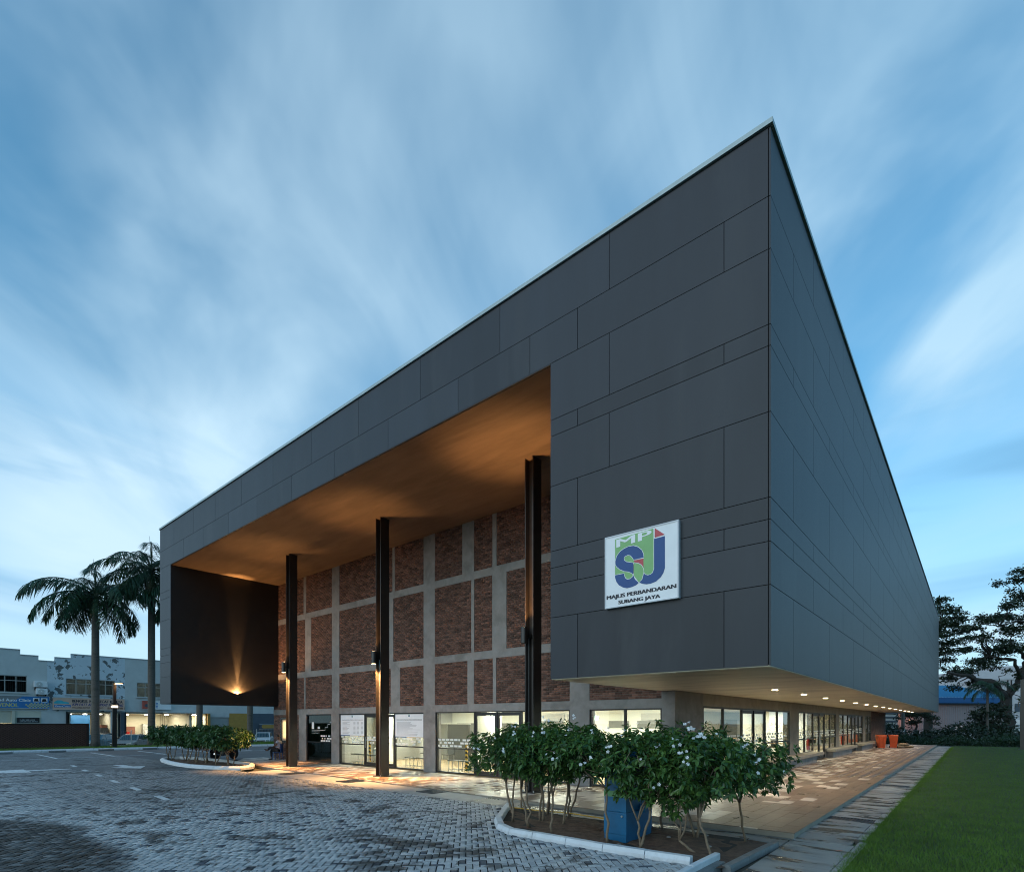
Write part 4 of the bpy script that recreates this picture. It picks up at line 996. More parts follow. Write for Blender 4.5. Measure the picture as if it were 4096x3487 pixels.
wall_lamp(-20.95, 4.45, 'dark cylinder lamp on the farthest steel column', 140, 2400)
wall_lamp(-14.23, 4.36, 'dark cylinder lamp on the middle steel column', 200, 2400)
wall_lamp(-7.15, 4.45, 'dark cylinder lamp on the nearest steel column, lit upwards only', 320, 0)
up = thing('wall_uplight', 'small uplight low on the dark reveal wall of the porch', 'lamp', (XL+.06, 3.08, 3.4))
obj('lamp_body', MB().lathe([(.05, -.10), (.065, -.09), (.065, .02), (.06, .025)], (XL+.09, 3.08, 3.4), 16), 'black', up); obj('arm', MB().box(XL+.001, XL+.04, 3.06, 3.10, 3.32, 3.38), 'black', up)
spot('up_light', (XL+.10, 3.08, 3.44), (-.02, 0, 1), 420, ORANGE, 150, .25, .02, up); spot('up_beam', (XL+.10, 3.08, 3.44), (-.02, 0, 1), 4800, ORANGE, 18, 1.0, .03, up); spot('up_fan', (XL+.10, 3.08, 3.44), (-.03, 0, 1), 500, ORANGE, 70, 1.0, .03, up)
emit('down_lens', (1, .82, .52), 16)
for k in range(14):
    y = 6.6+3.28*k; wd = ['nearest', 'second', 'third', 'fourth', 'fifth', 'sixth', 'seventh', 'eighth', 'ninth', 'tenth', 'eleventh', 'twelfth', 'thirteenth', 'farthest'][k]
    dl = thing('downlight', f'round recessed downlight in the side walk ceiling, {wd} of the row', 'downlight', (-1.65, y, HB-.02), 'downlights over the side walk')
    obj('trim_ring', MB().lathe([(.08, 0), (.10, 0), (.10, -.012), (.08, -.012)], (-1.65, y, HB-.010), 20), 'white_paint', dl)
    obj('lens', MB().lathe([(.075, 0), (.075, -.008)], (-1.65, y, HB-.0225), 18), 'down_lens', dl)
    spot('down_light', (-1.65, y, HB-.04), (0, 0, -1), 175, (1, .78, .56), 130, .6, .09, dl)

# ================================================================== PLANTS
def rot_frames(dirs):
    """orthonormal frames (side, normal) for unit direction rows"""
    up = np.tile(np.array([[0, 0, 1.0]]), (len(dirs), 1)); bad = np.abs(dirs[:, 2]) > .95; up[bad] = (1, 0, 0)
    s = np.cross(dirs, up); s /= np.linalg.norm(s, axis=1, keepdims=True); n = np.cross(s, dirs); return s, n
def leaf_mesh(base, dirs, length, width, curl=.25, fold=.25, roll=None):
    """folded six-point leaves; returns V, F (quads)"""
    n = len(base); s, nn = rot_frames(dirs)
    if roll is not None:
        c, q = np.cos(roll)[:, None], np.sin(roll)[:, None]; s, nn = s*c+nn*q, nn*c-s*q
    L = np.asarray(length).reshape(-1, 1); Wd = np.asarray(width).reshape(-1, 1)
    pts = []
    for t, w in ((0, 0), (.28, .85), (.68, .80), (1, 0), (.68, -.80), (.28, -.85)):
        pts.append(base+dirs*L*t-nn*L*curl*t*t+s*Wd*w*.5+nn*Wd*abs(w)*fold)
    V = np.stack(pts, 1).reshape(-1, 3)
    F = np.arange(n)[:, None, None]*6+np.array([[0, 1, 2, 3], [0, 3, 4, 5]])[None]
    return V, F.reshape(-1, 4)
def unit(v): return v/np.maximum(np.linalg.norm(v, axis=1, keepdims=True), 1e-9)
def limb(mb, a, b, r0, r1, wob=.08, n=6, seg=5):
    a, b = Vector(a), Vector(b); pts = []; rad = []; L = (b-a).length
    for k in range(seg+1):
        f = k/seg; p = a.lerp(b, f)
        if 0 < k < seg: p += Vector((random.gauss(0, wob), random.gauss(0, wob), random.gauss(0, wob*.5)))*L
        pts.append(p); rad.append(r0+(r1-r0)*f)
    mb.tube(pts, rad, n); return pts
fl = MB()
for k in range(5):
    a = 2*math.pi*k/5; c, s = math.cos(a), math.sin(a); c2, s2 = math.cos(a+.5), math.sin(a+.5)
    fl.quad((0, 0, 0), (c*.014-s*.007, s*.014+c*.007, .004), (c2*.032, s2*.032, .002), (c*.022+s*.009, s*.022-c*.009, .006))
fl.tube([(0, 0, -.03), (0, 0, .002)], .003, 4)
flower = mesh_of(fl, 'petal', 'flower')
def shrub(x, y, z, cx, cy, zc, rx, ry, rz, ntip, nfl, lab, leafm='shrub_leaf', L0=.105, nstem=3, group='flowering shrubs in the near bed', per=(8, 13)):
    t = thing('flowering_shrub', lab, 'shrub', (x, y, z), group)
    # stems fork from the ground into the crown
    mb = MB(); tops = []
    for k in range(nstem):
        bx, by = x+random.gauss(0, .035), y+random.gauss(0, .035)
        fx, fy = bx+(cx-x)*.35+random.gauss(0, .10), by+(cy-y)*.35+random.gauss(0, .10); fz = zc-rz*random.uniform(1.15, 1.5)
        limb(mb, (bx, by, z-.03), (fx, fy, fz), random.uniform(.022, .030), .018, .020)
        for q in range(3):
            ex, ey = cx+random.uniform(-.62, .62)*rx, cy+random.uniform(-.62, .62)*ry; ez = zc+random.uniform(-.2, .5)*rz
            pp = limb(mb, (fx, fy, fz), (ex, ey, ez), .016, .007, .025); tops.append(pp[-1])
            limb(mb, pp[3], (ex+random.gauss(0, .25), ey+random.gauss(0, .25), ez+random.uniform(-.1, .3)*rz), .009, .004, .06, 5, 3)
    obj('stems', mb, 'stem_bark', t, True)
    # leaf rosettes at twig tips
    u = RNG.normal(size=(ntip, 3)); u = unit(u); rr = RNG.uniform(.35, 1.0, ntip)**.45
    lump = 1+.17*np.sin(u[:, 0]*4+x*7)*np.cos(u[:, 1]*5+y*5)+.12*np.sin(u[:, 2]*7+x*3)+RNG.normal(0, .05, ntip)
    tip = np.stack([cx+u[:, 0]*rx*rr*lump, cy+u[:, 1]*ry*rr*lump, zc+u[:, 2]*rz*rr*lump], 1)
    tip[:, 2] = np.maximum(tip[:, 2], zc-rz*.9+RNG.random(ntip)*.2)
    ax = unit(u*np.array([.8, .8, .35])+np.array([0, 0, .45])+RNG.normal(0, .25, (ntip, 3)))
    B, Dv = [], []
    for p, a in zip(tip, ax):
        m = RNG.integers(*per); s, n_ = rot_frames(a[None]); ang = RNG.uniform(0, 2*np.pi)+np.arange(m)*2.4
        spread = RNG.uniform(.7, 1.5, m)
        dd = a[None]*np.cos(spread)[:, None]+(s*np.cos(ang)[:, None]+n_*np.sin(ang)[:, None])*np.sin(spread)[:, None]
        dd[:, 2] -= .38; B.append(p[None]-a[None]*RNG.uniform(0, .09, (m, 1))); Dv.append(unit(dd))
    B, Dv = np.concatenate(B), np.concatenate(Dv)
    ln = RNG.uniform(.55, 1.35, len(B))*L0
    V, F = leaf_mesh(B, Dv, ln, ln*RNG.uniform(.36, .46, len(B)), .22, .14, RNG.normal(0, .5, len(B)))
    fast('foliage', V, F, leafm, t, 'stuff')
    # white star flowers on the upper side facing out
    idx = [k for k in np.argsort(-(u[:, 2]*.6-u[:, 1]*.7+u[:, 0]*.2+RNG.normal(0, .45, ntip))) if rr[k] > .80][:max(1, int(nfl*.45))] if nfl else []
    for k in idx:
        for q in range(random.choice((1, 2, 2, 3))):
            p = tip[k]+u[k]*.05+ax[k]*.055+RNG.normal(0, .03, 3); s = random.uniform(.75, 1.1)
            qd = Vector(tuple(ax[k]+np.array([.15, -.5, .1])+RNG.normal(0, .35, 3))).to_track_quat('Z', 'Y').to_euler()
            inst('flower', flower, t, p, qd, (s, s, s))
    return t
near_shrubs = [  # foot x,y ; crown centre x,y,z ; radii ; tips, flowers ; label
    (-4.81, -.70, -4.95, -.75, 1.42, .80, .75, .52, 150, 12, 'flowering shrub at the left end of the near bed'),
    (-4.10, -1.00, -4.15, -1.0, 1.40, .72, .70, .52, 150, 12, 'flowering shrub in front of the nearest steel column, second from the left end'),
    (-5.51, .52, -5.4, .35, 1.45, .70, .60, .48, 110, 4, 'flowering shrub at the back left corner of the near bed'),
    (-4.36, -.31, -4.4, -.1, 1.50, .70, .65, .48, 110, 5, 'flowering shrub behind the two at the left end of the near bed'),
    (-4.80, .49, -4.6, .50, 1.52, .65, .55, .46, 90, 3, 'flowering shrub against the apron, second from the back left corner'),
    (-3.46, -1.12, -3.45, -1.1, 1.36, .72, .68, .54, 150, 12, 'flowering shrub left of the blue cabinet at the front of the bed'),
    (-3.71, -.41, -3.7, -.2, 1.48, .70, .62, .50, 110, 6, 'flowering shrub left of the blue cabinet in the middle of the bed'),
    (-4.24, .58, -3.9, .50, 1.52, .70, .55, .46, 90, 3, 'flowering shrub left of the blue cabinet at the back of the bed'),
    (-2.28, -1.29, -2.70, -1.10, 1.44, .80, .68, .48, 165, 16, 'flowering shrub with forked pale stem in front of the blue cabinet'),
    (-1.56, -1.29, -1.68, -1.25, 1.30, .60, .60, .58, 150, 12, 'flowering shrub right of the blue cabinet with low hanging foliage'),
    (-2.09, .51, -2.0, .40, 1.50, .85, .60, .48, 130, 7, 'flowering shrub behind the blue cabinet'),
    (-.79, -.98, -1.10, -1.0, 1.20, .60, .60, .72, 150, 10, 'flowering shrub with low side shoots near the white kerb end'),
    (-.55, -1.17, -.62, -1.10, 1.32, .70, .66, .56, 165, 18, 'multi-stemmed flowering shrub nearest the white kerb end'),
    (-.50, .38, -.40, .05, 1.30, .78, .85, .48, 165, 16, 'flowering shrub with a single bare trunk at the right end of the bed'),
    (-1.25, .15, -1.25, -.1, 1.45, .80, .70, .50, 130, 8, 'flowering shrub between the blue cabinet and the bare trunk shrub'),
]
for x, y, cx, cy, zc, rx, ry, rz, nt_, nf, lab in near_shrubs:
    shrub(x, y, -.02, cx, cy, zc, rx, ry, rz, int(nt_*random.uniform(1.5, 2.0)), nf, lab, nstem=1 if 'single' in lab else random.choice((1, 2, 2)))
for k in range(11):
    x = -30.6+.78*k; y = 1.25+random.uniform(-.25, .3)
    lab = f'far shrub with bare stems in the far bed, {("leftmost","second","third","fourth","fifth","sixth","seventh","eighth","ninth","tenth","rightmost")[k]} from the left'
    shrub(x, y, -.0, x+random.gauss(0, .1), y+random.gauss(0, .05), 1.30+random.gauss(0, .04), 1.0, .95, .50, 210, 3 if k % 2 else 0, lab, 'far_shrub_leaf', .17, 2, 'flowering shrubs in the far bed', (7, 11))

# ---------------------------------------------------------------- royal palms
def frond_mesh(length, droop, seed, n=60):
    r = np.random.default_rng(seed); pts = []
    for k in range(13):
        f = k/12; a = RAD(droop[0])+(RAD(droop[1])-RAD(droop[0]))*f**1.25
        if not pts: pts.append(np.zeros(3)); continue
        pts.append(pts[-1]+np.array([math.cos(a), 0, math.sin(a)])*length/12)
    P = np.array(pts); mb = MB(); mb.tube([tuple(p) for p in P], [.055*(1-k/13)+.008 for k in range(13)], 5)
    nv = len(mb.v); V = [mb.v]; F4 = list(mb.f)
    f = np.repeat(np.linspace(.12, .99, n), 2); side = np.tile([1.0, -1.0], n)
    base = np.stack([np.interp(f*12, range(13), P[:, i]) for i in range(3)], 1)
    tg = np.stack([np.interp(np.minimum(f*12+.5, 12), range(13), P[:, i]) for i in range(3)], 1)-np.stack([np.interp(np.maximum(f*12-.5, 0), range(13), P[:, i]) for i in range(3)], 1); tg = unit(tg)
    dr = tg*.55+np.stack([0*f, side*.75, 0*f], 1)+np.array([0, 0, -.15])+r.normal(0, .16, (2*n, 3)); dr = unit(dr)
    L = length*.27*np.sin(np.pi*(f*.82+.14))**.6*r.uniform(.8, 1.1, 2*n)
    s, nn = rot_frames(dr); w = .036
    V2 = np.stack([base-s*w*.6, base+s*w*.6, base+dr*L[:, None]*.5+s*w+np.array([0, 0, -.12])*L[:, None], base+dr*L[:, None]*.5-s*w+np.array([0, 0, -.12])*L[:, None], base+dr*L[:, None]*.88+np.array([0, 0, -.55])*L[:, None]], 1).reshape(-1, 3)
    me = bpy.data.meshes.new('frond'); faces = F4+[q for k in range(2*n) for q in ((nv+5*k, nv+5*k+1, nv+5*k+2, nv+5*k+3), (nv+5*k+3, nv+5*k+2, nv+5*k+4))]
    me.from_pydata([tuple(v) for v in mb.v]+[tuple(v) for v in V2], [], faces); me.update(); me.materials.append(MATS['palm_leaf']); return me
FR = [frond_mesh(4.6, (54, -38), 1), frond_mesh(4.9, (38, -58), 2), frond_mesh(4.8, (12, -78), 3), frond_mesh(4.3, (-12, -84), 4), frond_mesh(4.4, (80, 35), 5)]
def palm(x, y, z, zt, lab, seed, r0=.27):
    rr = random.Random(seed); p = thing('royal_palm', lab, 'palm tree', (x, y, z), 'royal palms on the verge')
    prof = [(r0*1.28, 0), (r0*1.1, .5), (r0*.98, 2), (r0*1.02, 4.5), (r0*.92, zt-z-2.5), (r0*.66, zt-z-1.95)]
    obj('trunk', MB().lathe(prof, (x, y, z), 16), 'palm_trunk', p, True)
    obj('crownshaft', MB().lathe([(r0*.60, 0), (r0*.72, .3), (r0*.55, 1.2), (r0*.32, 2.1)], (x, y, zt-1.98), 14), 'crownshaft', p, True)
    mb = MB()
    for k in range(7):
        a = rr.uniform(0, 6.28); mb.tube([(x, y, zt-1.9), (x+.4*math.cos(a), y+.4*math.sin(a), zt-1.8), (x+.6*math.cos(a), y+.6*math.sin(a), zt-2.5)], [.04, .03, .01], 5)
    obj('seed_stalks', mb, 'stem_bark', p)
    n = 26
    for k in range(n):
        kind = (0, 0, 1, 1, 1, 1, 2, 2, 2, 2, 2, 3, 3, 3, 3, 1, 1, 2, 2, 3, 3, 1, 2, 3, 1, 2)[k]; s = rr.uniform(.88, 1.1)
        inst('frond', FR[kind], p, (x, y, zt-.15-.02*k), (rr.gauss(0, .12), 0, k*2.39996+rr.gauss(0, .25)), (s, s, s))
    obj('spear_leaf', MB().tube([(x, y, zt-.2), (x-.08, y-.05, zt+1.4), (x-.16, y-.1, zt+2.5)], [.05, .03, .008], 6), 'palm_leaf', p)
palm(-50.5, 2.25, .0, 12.4, 'shorter royal palm beside the end of the dark brick wall', 11)
palm(-49.8, 5.9, .0, 15.0, 'taller royal palm close to the left edge of the hall', 12)
palm(-49.0, 9.3, .0, 13.2, 'royal palm whose trunk stands behind the far shrubs', 13, .25)
palm(-48.0, 13.2, .0, 13.0, 'royal palm whose trunk stands left of the parked white car', 14, .25)

# ---------------------------------------------------------------- spreading trees beyond the hedge
def spread_tree(name, lab, base, segs, clumps, leaves, lsize, seed, m='tree_leaf', twist=.12, group='trees beyond the hedge'):
    """segs: list of (a,b,r0,r1) limbs; clumps: (centre, radii)"""
    t = thing(name, lab, 'tree', base, group); mb = MB(); st = random.getstate(); random.seed(seed)
    for a, b, r0, r1 in segs: limb(mb, a, b, r0, r1, .035, 9, 6)
    for c, rad in clumps:
        near = min(segs, key=lambda s: (Vector(s[1])-Vector(c)).length); limb(mb, near[1], c, .07, .03, .06, 5, 4)
        for q in range(7):
            u = Vector((random.gauss(0, 1), random.gauss(0, 1), random.gauss(0, .3))).normalized()
            limb(mb, c, (c[0]+u.x*rad[0]*.8, c[1]+u.y*rad[1]*.8, c[2]+u.z*rad[2]), .03, .008, .06, 4, 3)
    obj('trunk', mb, 'bark_dark', t, True); random.setstate(st)
    Vs, Fs, off = [], [], 0; tot = sum(r[0]*r[1] for c, r in clumps)
    for c, rad in clumps:
        n = int(leaves*rad[0]*rad[1]/tot); k = max(6, n//10)
        u = unit(RNG.normal(size=(k, 3))); rr = RNG.random(k)**.40
        tw = np.array(c)+u*rr[:, None]*np.array(rad); tw[:, 2] += RNG.normal(0, .06, k)
        b = np.repeat(tw, 10, 0)+RNG.normal(0, lsize*.65, (k*10, 3))*np.array([1, 1, .55])
        d = unit(RNG.normal(size=(len(b), 3))*np.array([1, 1, .5])+np.array([0, 0, -.15])); ln = RNG.uniform(.6, 1.2, len(b))*lsize
        V, F = leaf_mesh(b, d, ln, ln*.55, .2, .1, RNG.normal(0, .7, len(b))); Vs.append(V); Fs.append(F+off); off += len(V)
    fast('crown', np.concatenate(Vs), np.concatenate(Fs), m, t, 'stuff')
    return t
def at(u, v, dd):
    """a point of the place seen at photo position u, v from the camera, dd metres away"""
    k = (u-2048)/2178.7; q = (2887.4-v)/2178.7
    return (CAM.x+dd*(cY*k-sY), CAM.y+dd*(sY*k+cY), 2+dd*q)
DT = 62
def sp(u, v, dd=DT): return at(u, v, dd)
B0 = at(4035, 2990, DT); FK = sp(4025, 2790); 
segs = [(B0, FK, .62, .50), (FK, sp(3975, 2735, 60), .40, .34), (sp(3975, 2735, 60), sp(3880, 2705, 58), .34, .24), (sp(3880, 2705, 58), sp(3790, 2688, 57), .22, .10),
        (FK, sp(4075, 2720), .42, .36), (sp(4075, 2720), sp(4110, 2640), .34, .25), (sp(4110, 2640), sp(4040, 2560, 60), .2, .1), (sp(4110, 2640), sp(4180, 2480), .24, .12), (sp(4075, 2720), sp(4060, 2640, 60), .25, .14), (sp(4060, 2640, 60), sp(3960, 2620, 59), .16, .08), (sp(4180, 2480), sp(4110, 2420, 60), .14, .06), (sp(4180, 2480), sp(4000, 2500, 60), .14, .05)]
cl = []
for u, v, w, h in ((3800, 2705, 1.9, .45), (3770, 2680, 1.2, .4), (3850, 2690, 1.6, .5), (3900, 2660, 1.8, .5), (3830, 2740, 1.3, .3), (3950, 2640, 2.0, .6), (3990, 2600, 2.2, .6), (4050, 2600, 2.6, .7), (3930, 2560, 1.6, .4), (3880, 2530, 1.5, .35),
                   (3950, 2500, 1.9, .5), (4010, 2470, 2.2, .5), (4060, 2530, 2.3, .6), (4100, 2470, 2.6, .6), (3920, 2480, 1.2, .3), (4040, 2430, 1.6, .4), (4020, 2340, 1.3, .35), (4060, 2310, 1.6, .45), (4100, 2290, 2.2, .7), (4070, 2370, 1.6, .4),
                   (4150, 2400, 3.0, 1.0), (4190, 2550, 3.2, 1.0), (4230, 2330, 3.0, 1.0), (4050, 2700, .9, .3), (4085, 2780, .6, .5), (3870, 2580, 1.3, .3), (4000, 2560, 1.7, .4)):
    cl.append((sp(u+random.gauss(0, 9), v+random.gauss(0, 9), DT-2+random.uniform(-2.5, 2.5)), (w*.62, w*.8, h*random.uniform(.6, 1.2))))
    cl.append((sp(u+random.gauss(0, 32), v+random.gauss(0, 20), DT-2+random.uniform(-2.5, 2.5)), (w*.5, w*.6, h*random.uniform(.5, 1.1))))
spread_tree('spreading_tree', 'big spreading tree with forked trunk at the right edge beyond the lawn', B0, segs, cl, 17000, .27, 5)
B1 = at(3700, 2990, 66); T1 = at(3730, 2620, 66)
cl2 = []
for u, v, w, h in ((3770, 2395, 1.0, .4), (3790, 2440, 1.5, .6), (3740, 2430, 1.6, .6), (3830, 2470, 1.5, .6), (3780, 2500, 1.9, .7), (3840, 2520, 1.3, .4), (3740, 2540, 2.0, .6), (3800, 2570, 1.7, .5), (3830, 2600, 1.1, .3), (3760, 2610, 1.6, .4), (3780, 2640, 1.1, .3), (3680, 2500, 2.5, .9), (3690, 2600, 2.5, .7)):
    cl2.append((at(u, v, 66+random.uniform(-2, 2)), (w, w*1.2, h)))
spread_tree('spreading_tree', 'tall leafy tree behind the far right corner of the hall', B1, [(B1, T1, .5, .35), (T1, at(3760, 2480, 66), .3, .14), (T1, at(3690, 2520, 66), .25, .12)], cl2, 9000, .30, 6)
B2 = at(3665, 2960, 60); cl3 = [(at(u, v, 60+random.uniform(-1, 1)), (w, w, h)) for u, v, w, h in ((3650, 2862, 1.0, .35), (3690, 2855, 1.1, .35), (3620, 2850, .9, .3), (3725, 2868, .8, .3), (3600, 2870, .6, .25), (3665, 2885, .8, .3), (3735, 2890, .5, .2), (3640, 2890, .6, .2))]
spread_tree('small_tree', 'small tree under the far end of the hall soffit against the pink lit shed', B2, [(B2, at(3665, 2895, 60), .13, .10), (at(3665, 2895, 60), at(3690, 2865, 60), .08, .04)], cl3, 2200, .20, 8)
B3 = at(3960, 2975, 58); cl4 = [(at(u, v, 58+random.uniform(-1.5, 1.5)), (w, w, h)) for u, v, w, h in ((3930, 2850, 1.3, .4), (3975, 2830, 1.6, .5), (3900, 2870, 1.0, .3), (4000, 2860, 1.4, .5), (3950, 2890, 1.6, .5), (3990, 2910, 1.6, .5), (3920, 2905, 1.1, .4), (3960, 2930, 1.4, .4))]
spread_tree('small_tree', 'low dark bushy tree in front of the spreading tree trunk', B3, [(B3, at(3960, 2900, 58), .16, .10)], cl4, 4200, .24, 9)
# small feather palm
fpx = at(3950, 2985, 56); fp = thing('feather_palm', 'slim small palm with drooping grey green fronds in front of the white building', 'palm tree', fpx)
zt = at(3950, 2745, 56)[2]
obj('trunk', MB().lathe([(.16, 0), (.12, .6), (.10, zt-fpx[2]-.3), (.09, zt-fpx[2])], fpx, 10), 'palm_trunk', fp, True)
for k in range(15):
    s = .48*random.uniform(.85, 1.1); inst('frond', FR[(0, 1, 1, 2, 2, 3, 3)[k % 7]], fp, (fpx[0], fpx[1], zt), (0, 0, k*2.4), (s, s, s))

# ---------------------------------------------------------------- low hedge and undergrowth behind the lawn
def mass(name, lab, n, fx, fy, fz, lsize, m='hedge_leaf', cat='hedge'):
    p = np.stack([fx, fy, fz], 1); d = unit(RNG.normal(size=(n, 3))+np.array([0, 0, .25])); ln = RNG.uniform(.6, 1.2, n)*lsize
    V, F = leaf_mesh(p, d, ln, ln*.5, .2, .12, RNG.normal(0, .6, n)); o = fast(name, V, F, m, None, 'stuff'); tag(o, lab, cat); return o
n = 15000; hx = RNG.uniform(-6, 14, n); hy = 53.2+RNG.random(n)*3.6+hx*.42*(hx > 0)*.6
hh = .34+.16*np.sin(hx*1.7)+.1*np.sin(hx*4.1+1)+.12*(hy-53)
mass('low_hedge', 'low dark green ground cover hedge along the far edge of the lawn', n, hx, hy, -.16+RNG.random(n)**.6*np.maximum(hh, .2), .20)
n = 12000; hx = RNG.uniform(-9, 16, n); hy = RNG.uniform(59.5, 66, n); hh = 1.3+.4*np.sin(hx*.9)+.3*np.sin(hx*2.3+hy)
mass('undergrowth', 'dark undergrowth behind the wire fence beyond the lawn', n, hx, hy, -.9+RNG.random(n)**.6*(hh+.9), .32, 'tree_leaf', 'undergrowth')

# ================================================================== THINGS AROUND THE HALL
# blue feeder cabinet between the shrubs
cb = thing('electric_cabinet', 'blue metal electric cabinet with a green band among the front shrubs', 'cabinet', (-2.2, -.5, -.05))
X0, X1, Y0, Y1 = -2.46, -2.02, -.98, -.02
obj('plinth', MB().box(X0+.01, X1-.01, Y0+.01, Y1-.01, -.05, .08), 'blue_box', cb)
obj('lower_case', MB().box(X0, X1, Y0, Y1, .08, .46), 'blue_box', cb, bevel=.008)
obj('upper_case', MB().box(X0+.008, X1-.008, Y0+.008, Y1-.008, .462, 1.42), 'blue_box', cb, bevel=.008)
obj('roof', MB().prism([(Y0-.03, 1.42), (Y1+.03, 1.42), (Y1+.03, 1.45), (Y0+.4, 1.50), (Y0-.03, 1.45)], 'x', X0-.03, X1+.03), 'blue_box', cb)
obj('green_band', MB().box(X0+.003, X1-.003, Y0+.003, Y1-.003, .72, .82), 'green_band', cb)
obj('door_seam', MB().box(X0+.06, X0+.065, Y0+.0055, Y0+.009, .10, 1.38), 'black', cb); obj('lock', MB().lathe([(.018, 0), (.018, .02)], (X1-.08, Y0-.02, .40), 10, 'y'), 'steel', cb)
obj('side_box', MB().box(X1, X1+.10, -.5, -.35, .42, .56), 'blue_box', cb)
obj('vent', MB().box(X1-.002, X1+.004, -.75, -.3, 1.05, 1.25), 'black', cb)
# yellow hose and litter on the soil
tag(obj('yellow_hose', MB().tube([(-5.75, .42, .02), (-5.2, .55, .0), (-4.2, .56, .03), (-3.2, .60, .0), (-2.6, .48, .02)], .014, 6), 'yellow'), 'thin yellow hose lying along the back of the near bed', 'hose')
for k, (x, y) in enumerate(((-1.55, -.35), (-1.1, .2), (-.75, -.6), (-1.9, -1.45))):
    s = random.uniform(.03, .05); tag(obj('pebble', MB().lathe([(s*.3, 0), (s, .01), (s*.8, s*.6), (s*.2, s*.8)], (x, y, .01), 7), 'concrete'), f'small pale stone on the soil of the near bed, {("behind the low shrub","near the bare trunk shrub","by the white kerb end","beside the blue cabinet")[k]}', 'stone', 'stones in the near bed')

# wheeled bins and a stack of sandbags by the brick pier
mat('bin_orange', (.55, .085, .020), .42, .12, 4, bump=.05)
def wheelie(x, y, lab, rz):
    b = thing('wheeled_bin', lab, 'bin', (x, y, 0), 'orange wheeled bins', rz, True)
    mb = MB(); w0, d0, w1, d1 = .21, .24, .29, .36
    mb.v = [(-w0,-d0,.05),(w0,-d0,.05),(w0,d0,.05),(-w0,d0,.05),(-w1,-d1,.92),(w1,-d1,.92),(w1,d1,.92),(-w1,d1,.92)]; mb.f = [(0,3,2,1),(0,1,5,4),(1,2,6,5),(2,3,7,6),(3,0,4,7)]
    obj('bin_body', mb, 'bin_orange', b, bevel=.015); rm = MB().box(-.31, .31, -.38, .38, .90, .94); obj('rim', rm, 'bin_orange', b, bevel=.008)
    obj('lid', MB().prism([(-.39, .945), (.40, .945), (.40, .97), (.1, 1.03), (-.25, 1.03), (-.39, .98)], 'x', -.31, .31), 'bin_orange', b, bevel=.01)
    obj('handle', MB().tube([(-.24, .38, .93), (-.24, .46, .97), (.24, .46, .97), (.24, .38, .93)], .016, 6), 'bin_orange', b)
    for s in (-1, 1):
        wl = obj('wheel', MB().lathe([(.03, -.03), (.10, -.03), (.10, .03), (.03, .03)], (s*.25, .30, .10), 16, 'x'), 'black', b); obj('hub', MB().lathe([(.035, -.034), (.035, .034)], (s*.25, .30, .10), 10, 'x'), 'bin_orange', wl)
    for q in (-.12, .12): obj('rib', MB().prism([(-.30, .12), (-.27, .12), (-.37, .88), (-.395, .88)], 'x', q-.015, q+.015), 'bin_orange', b)
wheelie(-3.0, 40.9, 'orange wheeled bin close to the brick pier', .35); wheelie(-2.30, 41.9, 'orange wheeled bin standing clear of the pier beside the sandbags', .1)
mat('sack', (.30, .22, .14), .95, .2, 9, bump=.5, bscale=50)
for k, (x, y, z, r) in enumerate(((-2.1, 43.3, .0, .1), (-1.5, 43.5, .0, -.15), (-1.8, 43.4, .16, .3))):
    o = obj('sandbag', MB().lathe([(.02, -.36), (.13, -.33), (.17, -.15), (.18, 0), (.17, .15), (.13, .33), (.02, .36)], (0, 0, 0), 10, 'x'), 'sack', smooth=True)
    o.location = (x, y, z+.10); o.scale = (1, 1.25, .55); o.rotation_euler = (0, 0, r)
    tag(o, f'tan sandbag beside the orange bins, {("left one of the bottom pair","right one of the bottom pair","on top of the pair")[k]}', 'sandbag', 'sandbags')
# security fence, poles and lamp post beyond
def lamp_post(x, y, z, h, lab, lit, dirx, diry):
    p = thing('street_lamp', lab, 'street lamp', (x, y, z), 'dark square lamp posts')
    obj('post', MB().box(x-.13, x+.13, y-.13, y+.13, z, z+h*.62).box(x-.10, x+.10, y-.10, y+.10, z+h*.62, z+h), 'steel_paint', p)
    obj('base_plate', MB().box(x-.22, x+.22, y-.22, y+.22, z, z+.04), 'steel_paint', p)
    ax, ay = x+dirx*.32, y+diry*.32
    hd = obj('lamp_head', MB().box(ax-.26, ax+.26, ay-.26, ay+.26, z+h-.06, z+h+.02), 'steel_paint', p)
    cg = MB(); zc = z+h*.62
    for dx in (-.22, .22):
        for dy in (-.22, .22): cg.box(x+dx-.02, x+dx+.02, y+dy-.02, y+dy+.02, zc-.05, zc+.30)
    cg.box(x-.25, x+.25, y-.25, y+.25, zc+.28, zc+.33); obj('lantern_cage', cg, 'steel_paint', p)
    emit('lamp_glow', (1, .62, .30), 14); emit('lantern_glow', (1, .85, .62), 3.0)
    if lit:
        obj('lens', MB().box(ax-.2, ax+.2, ay-.2, ay+.2, z+h-.085, z+h-.062), 'lamp_glow', hd); obj('lantern', MB().box(x-.17, x+.17, y-.17, y+.17, zc+.0, zc+.16), 'lantern_glow', p)
        spot('lamp_light', (ax, ay, z+h-.12), (0, 0, -1), 60, ORANGE, 140, .6, .15, p)
lamp_post(-48.0, 2.9, .02, 5.0, 'lit dark square lamp post between the two royal palms', True, .76, .65)
pr = at(4089, 2992, 42); lamp_post(pr[0], pr[1], -.12, 5.4, 'dark square post on the lawn at the right edge of the picture', False, .76, .65)

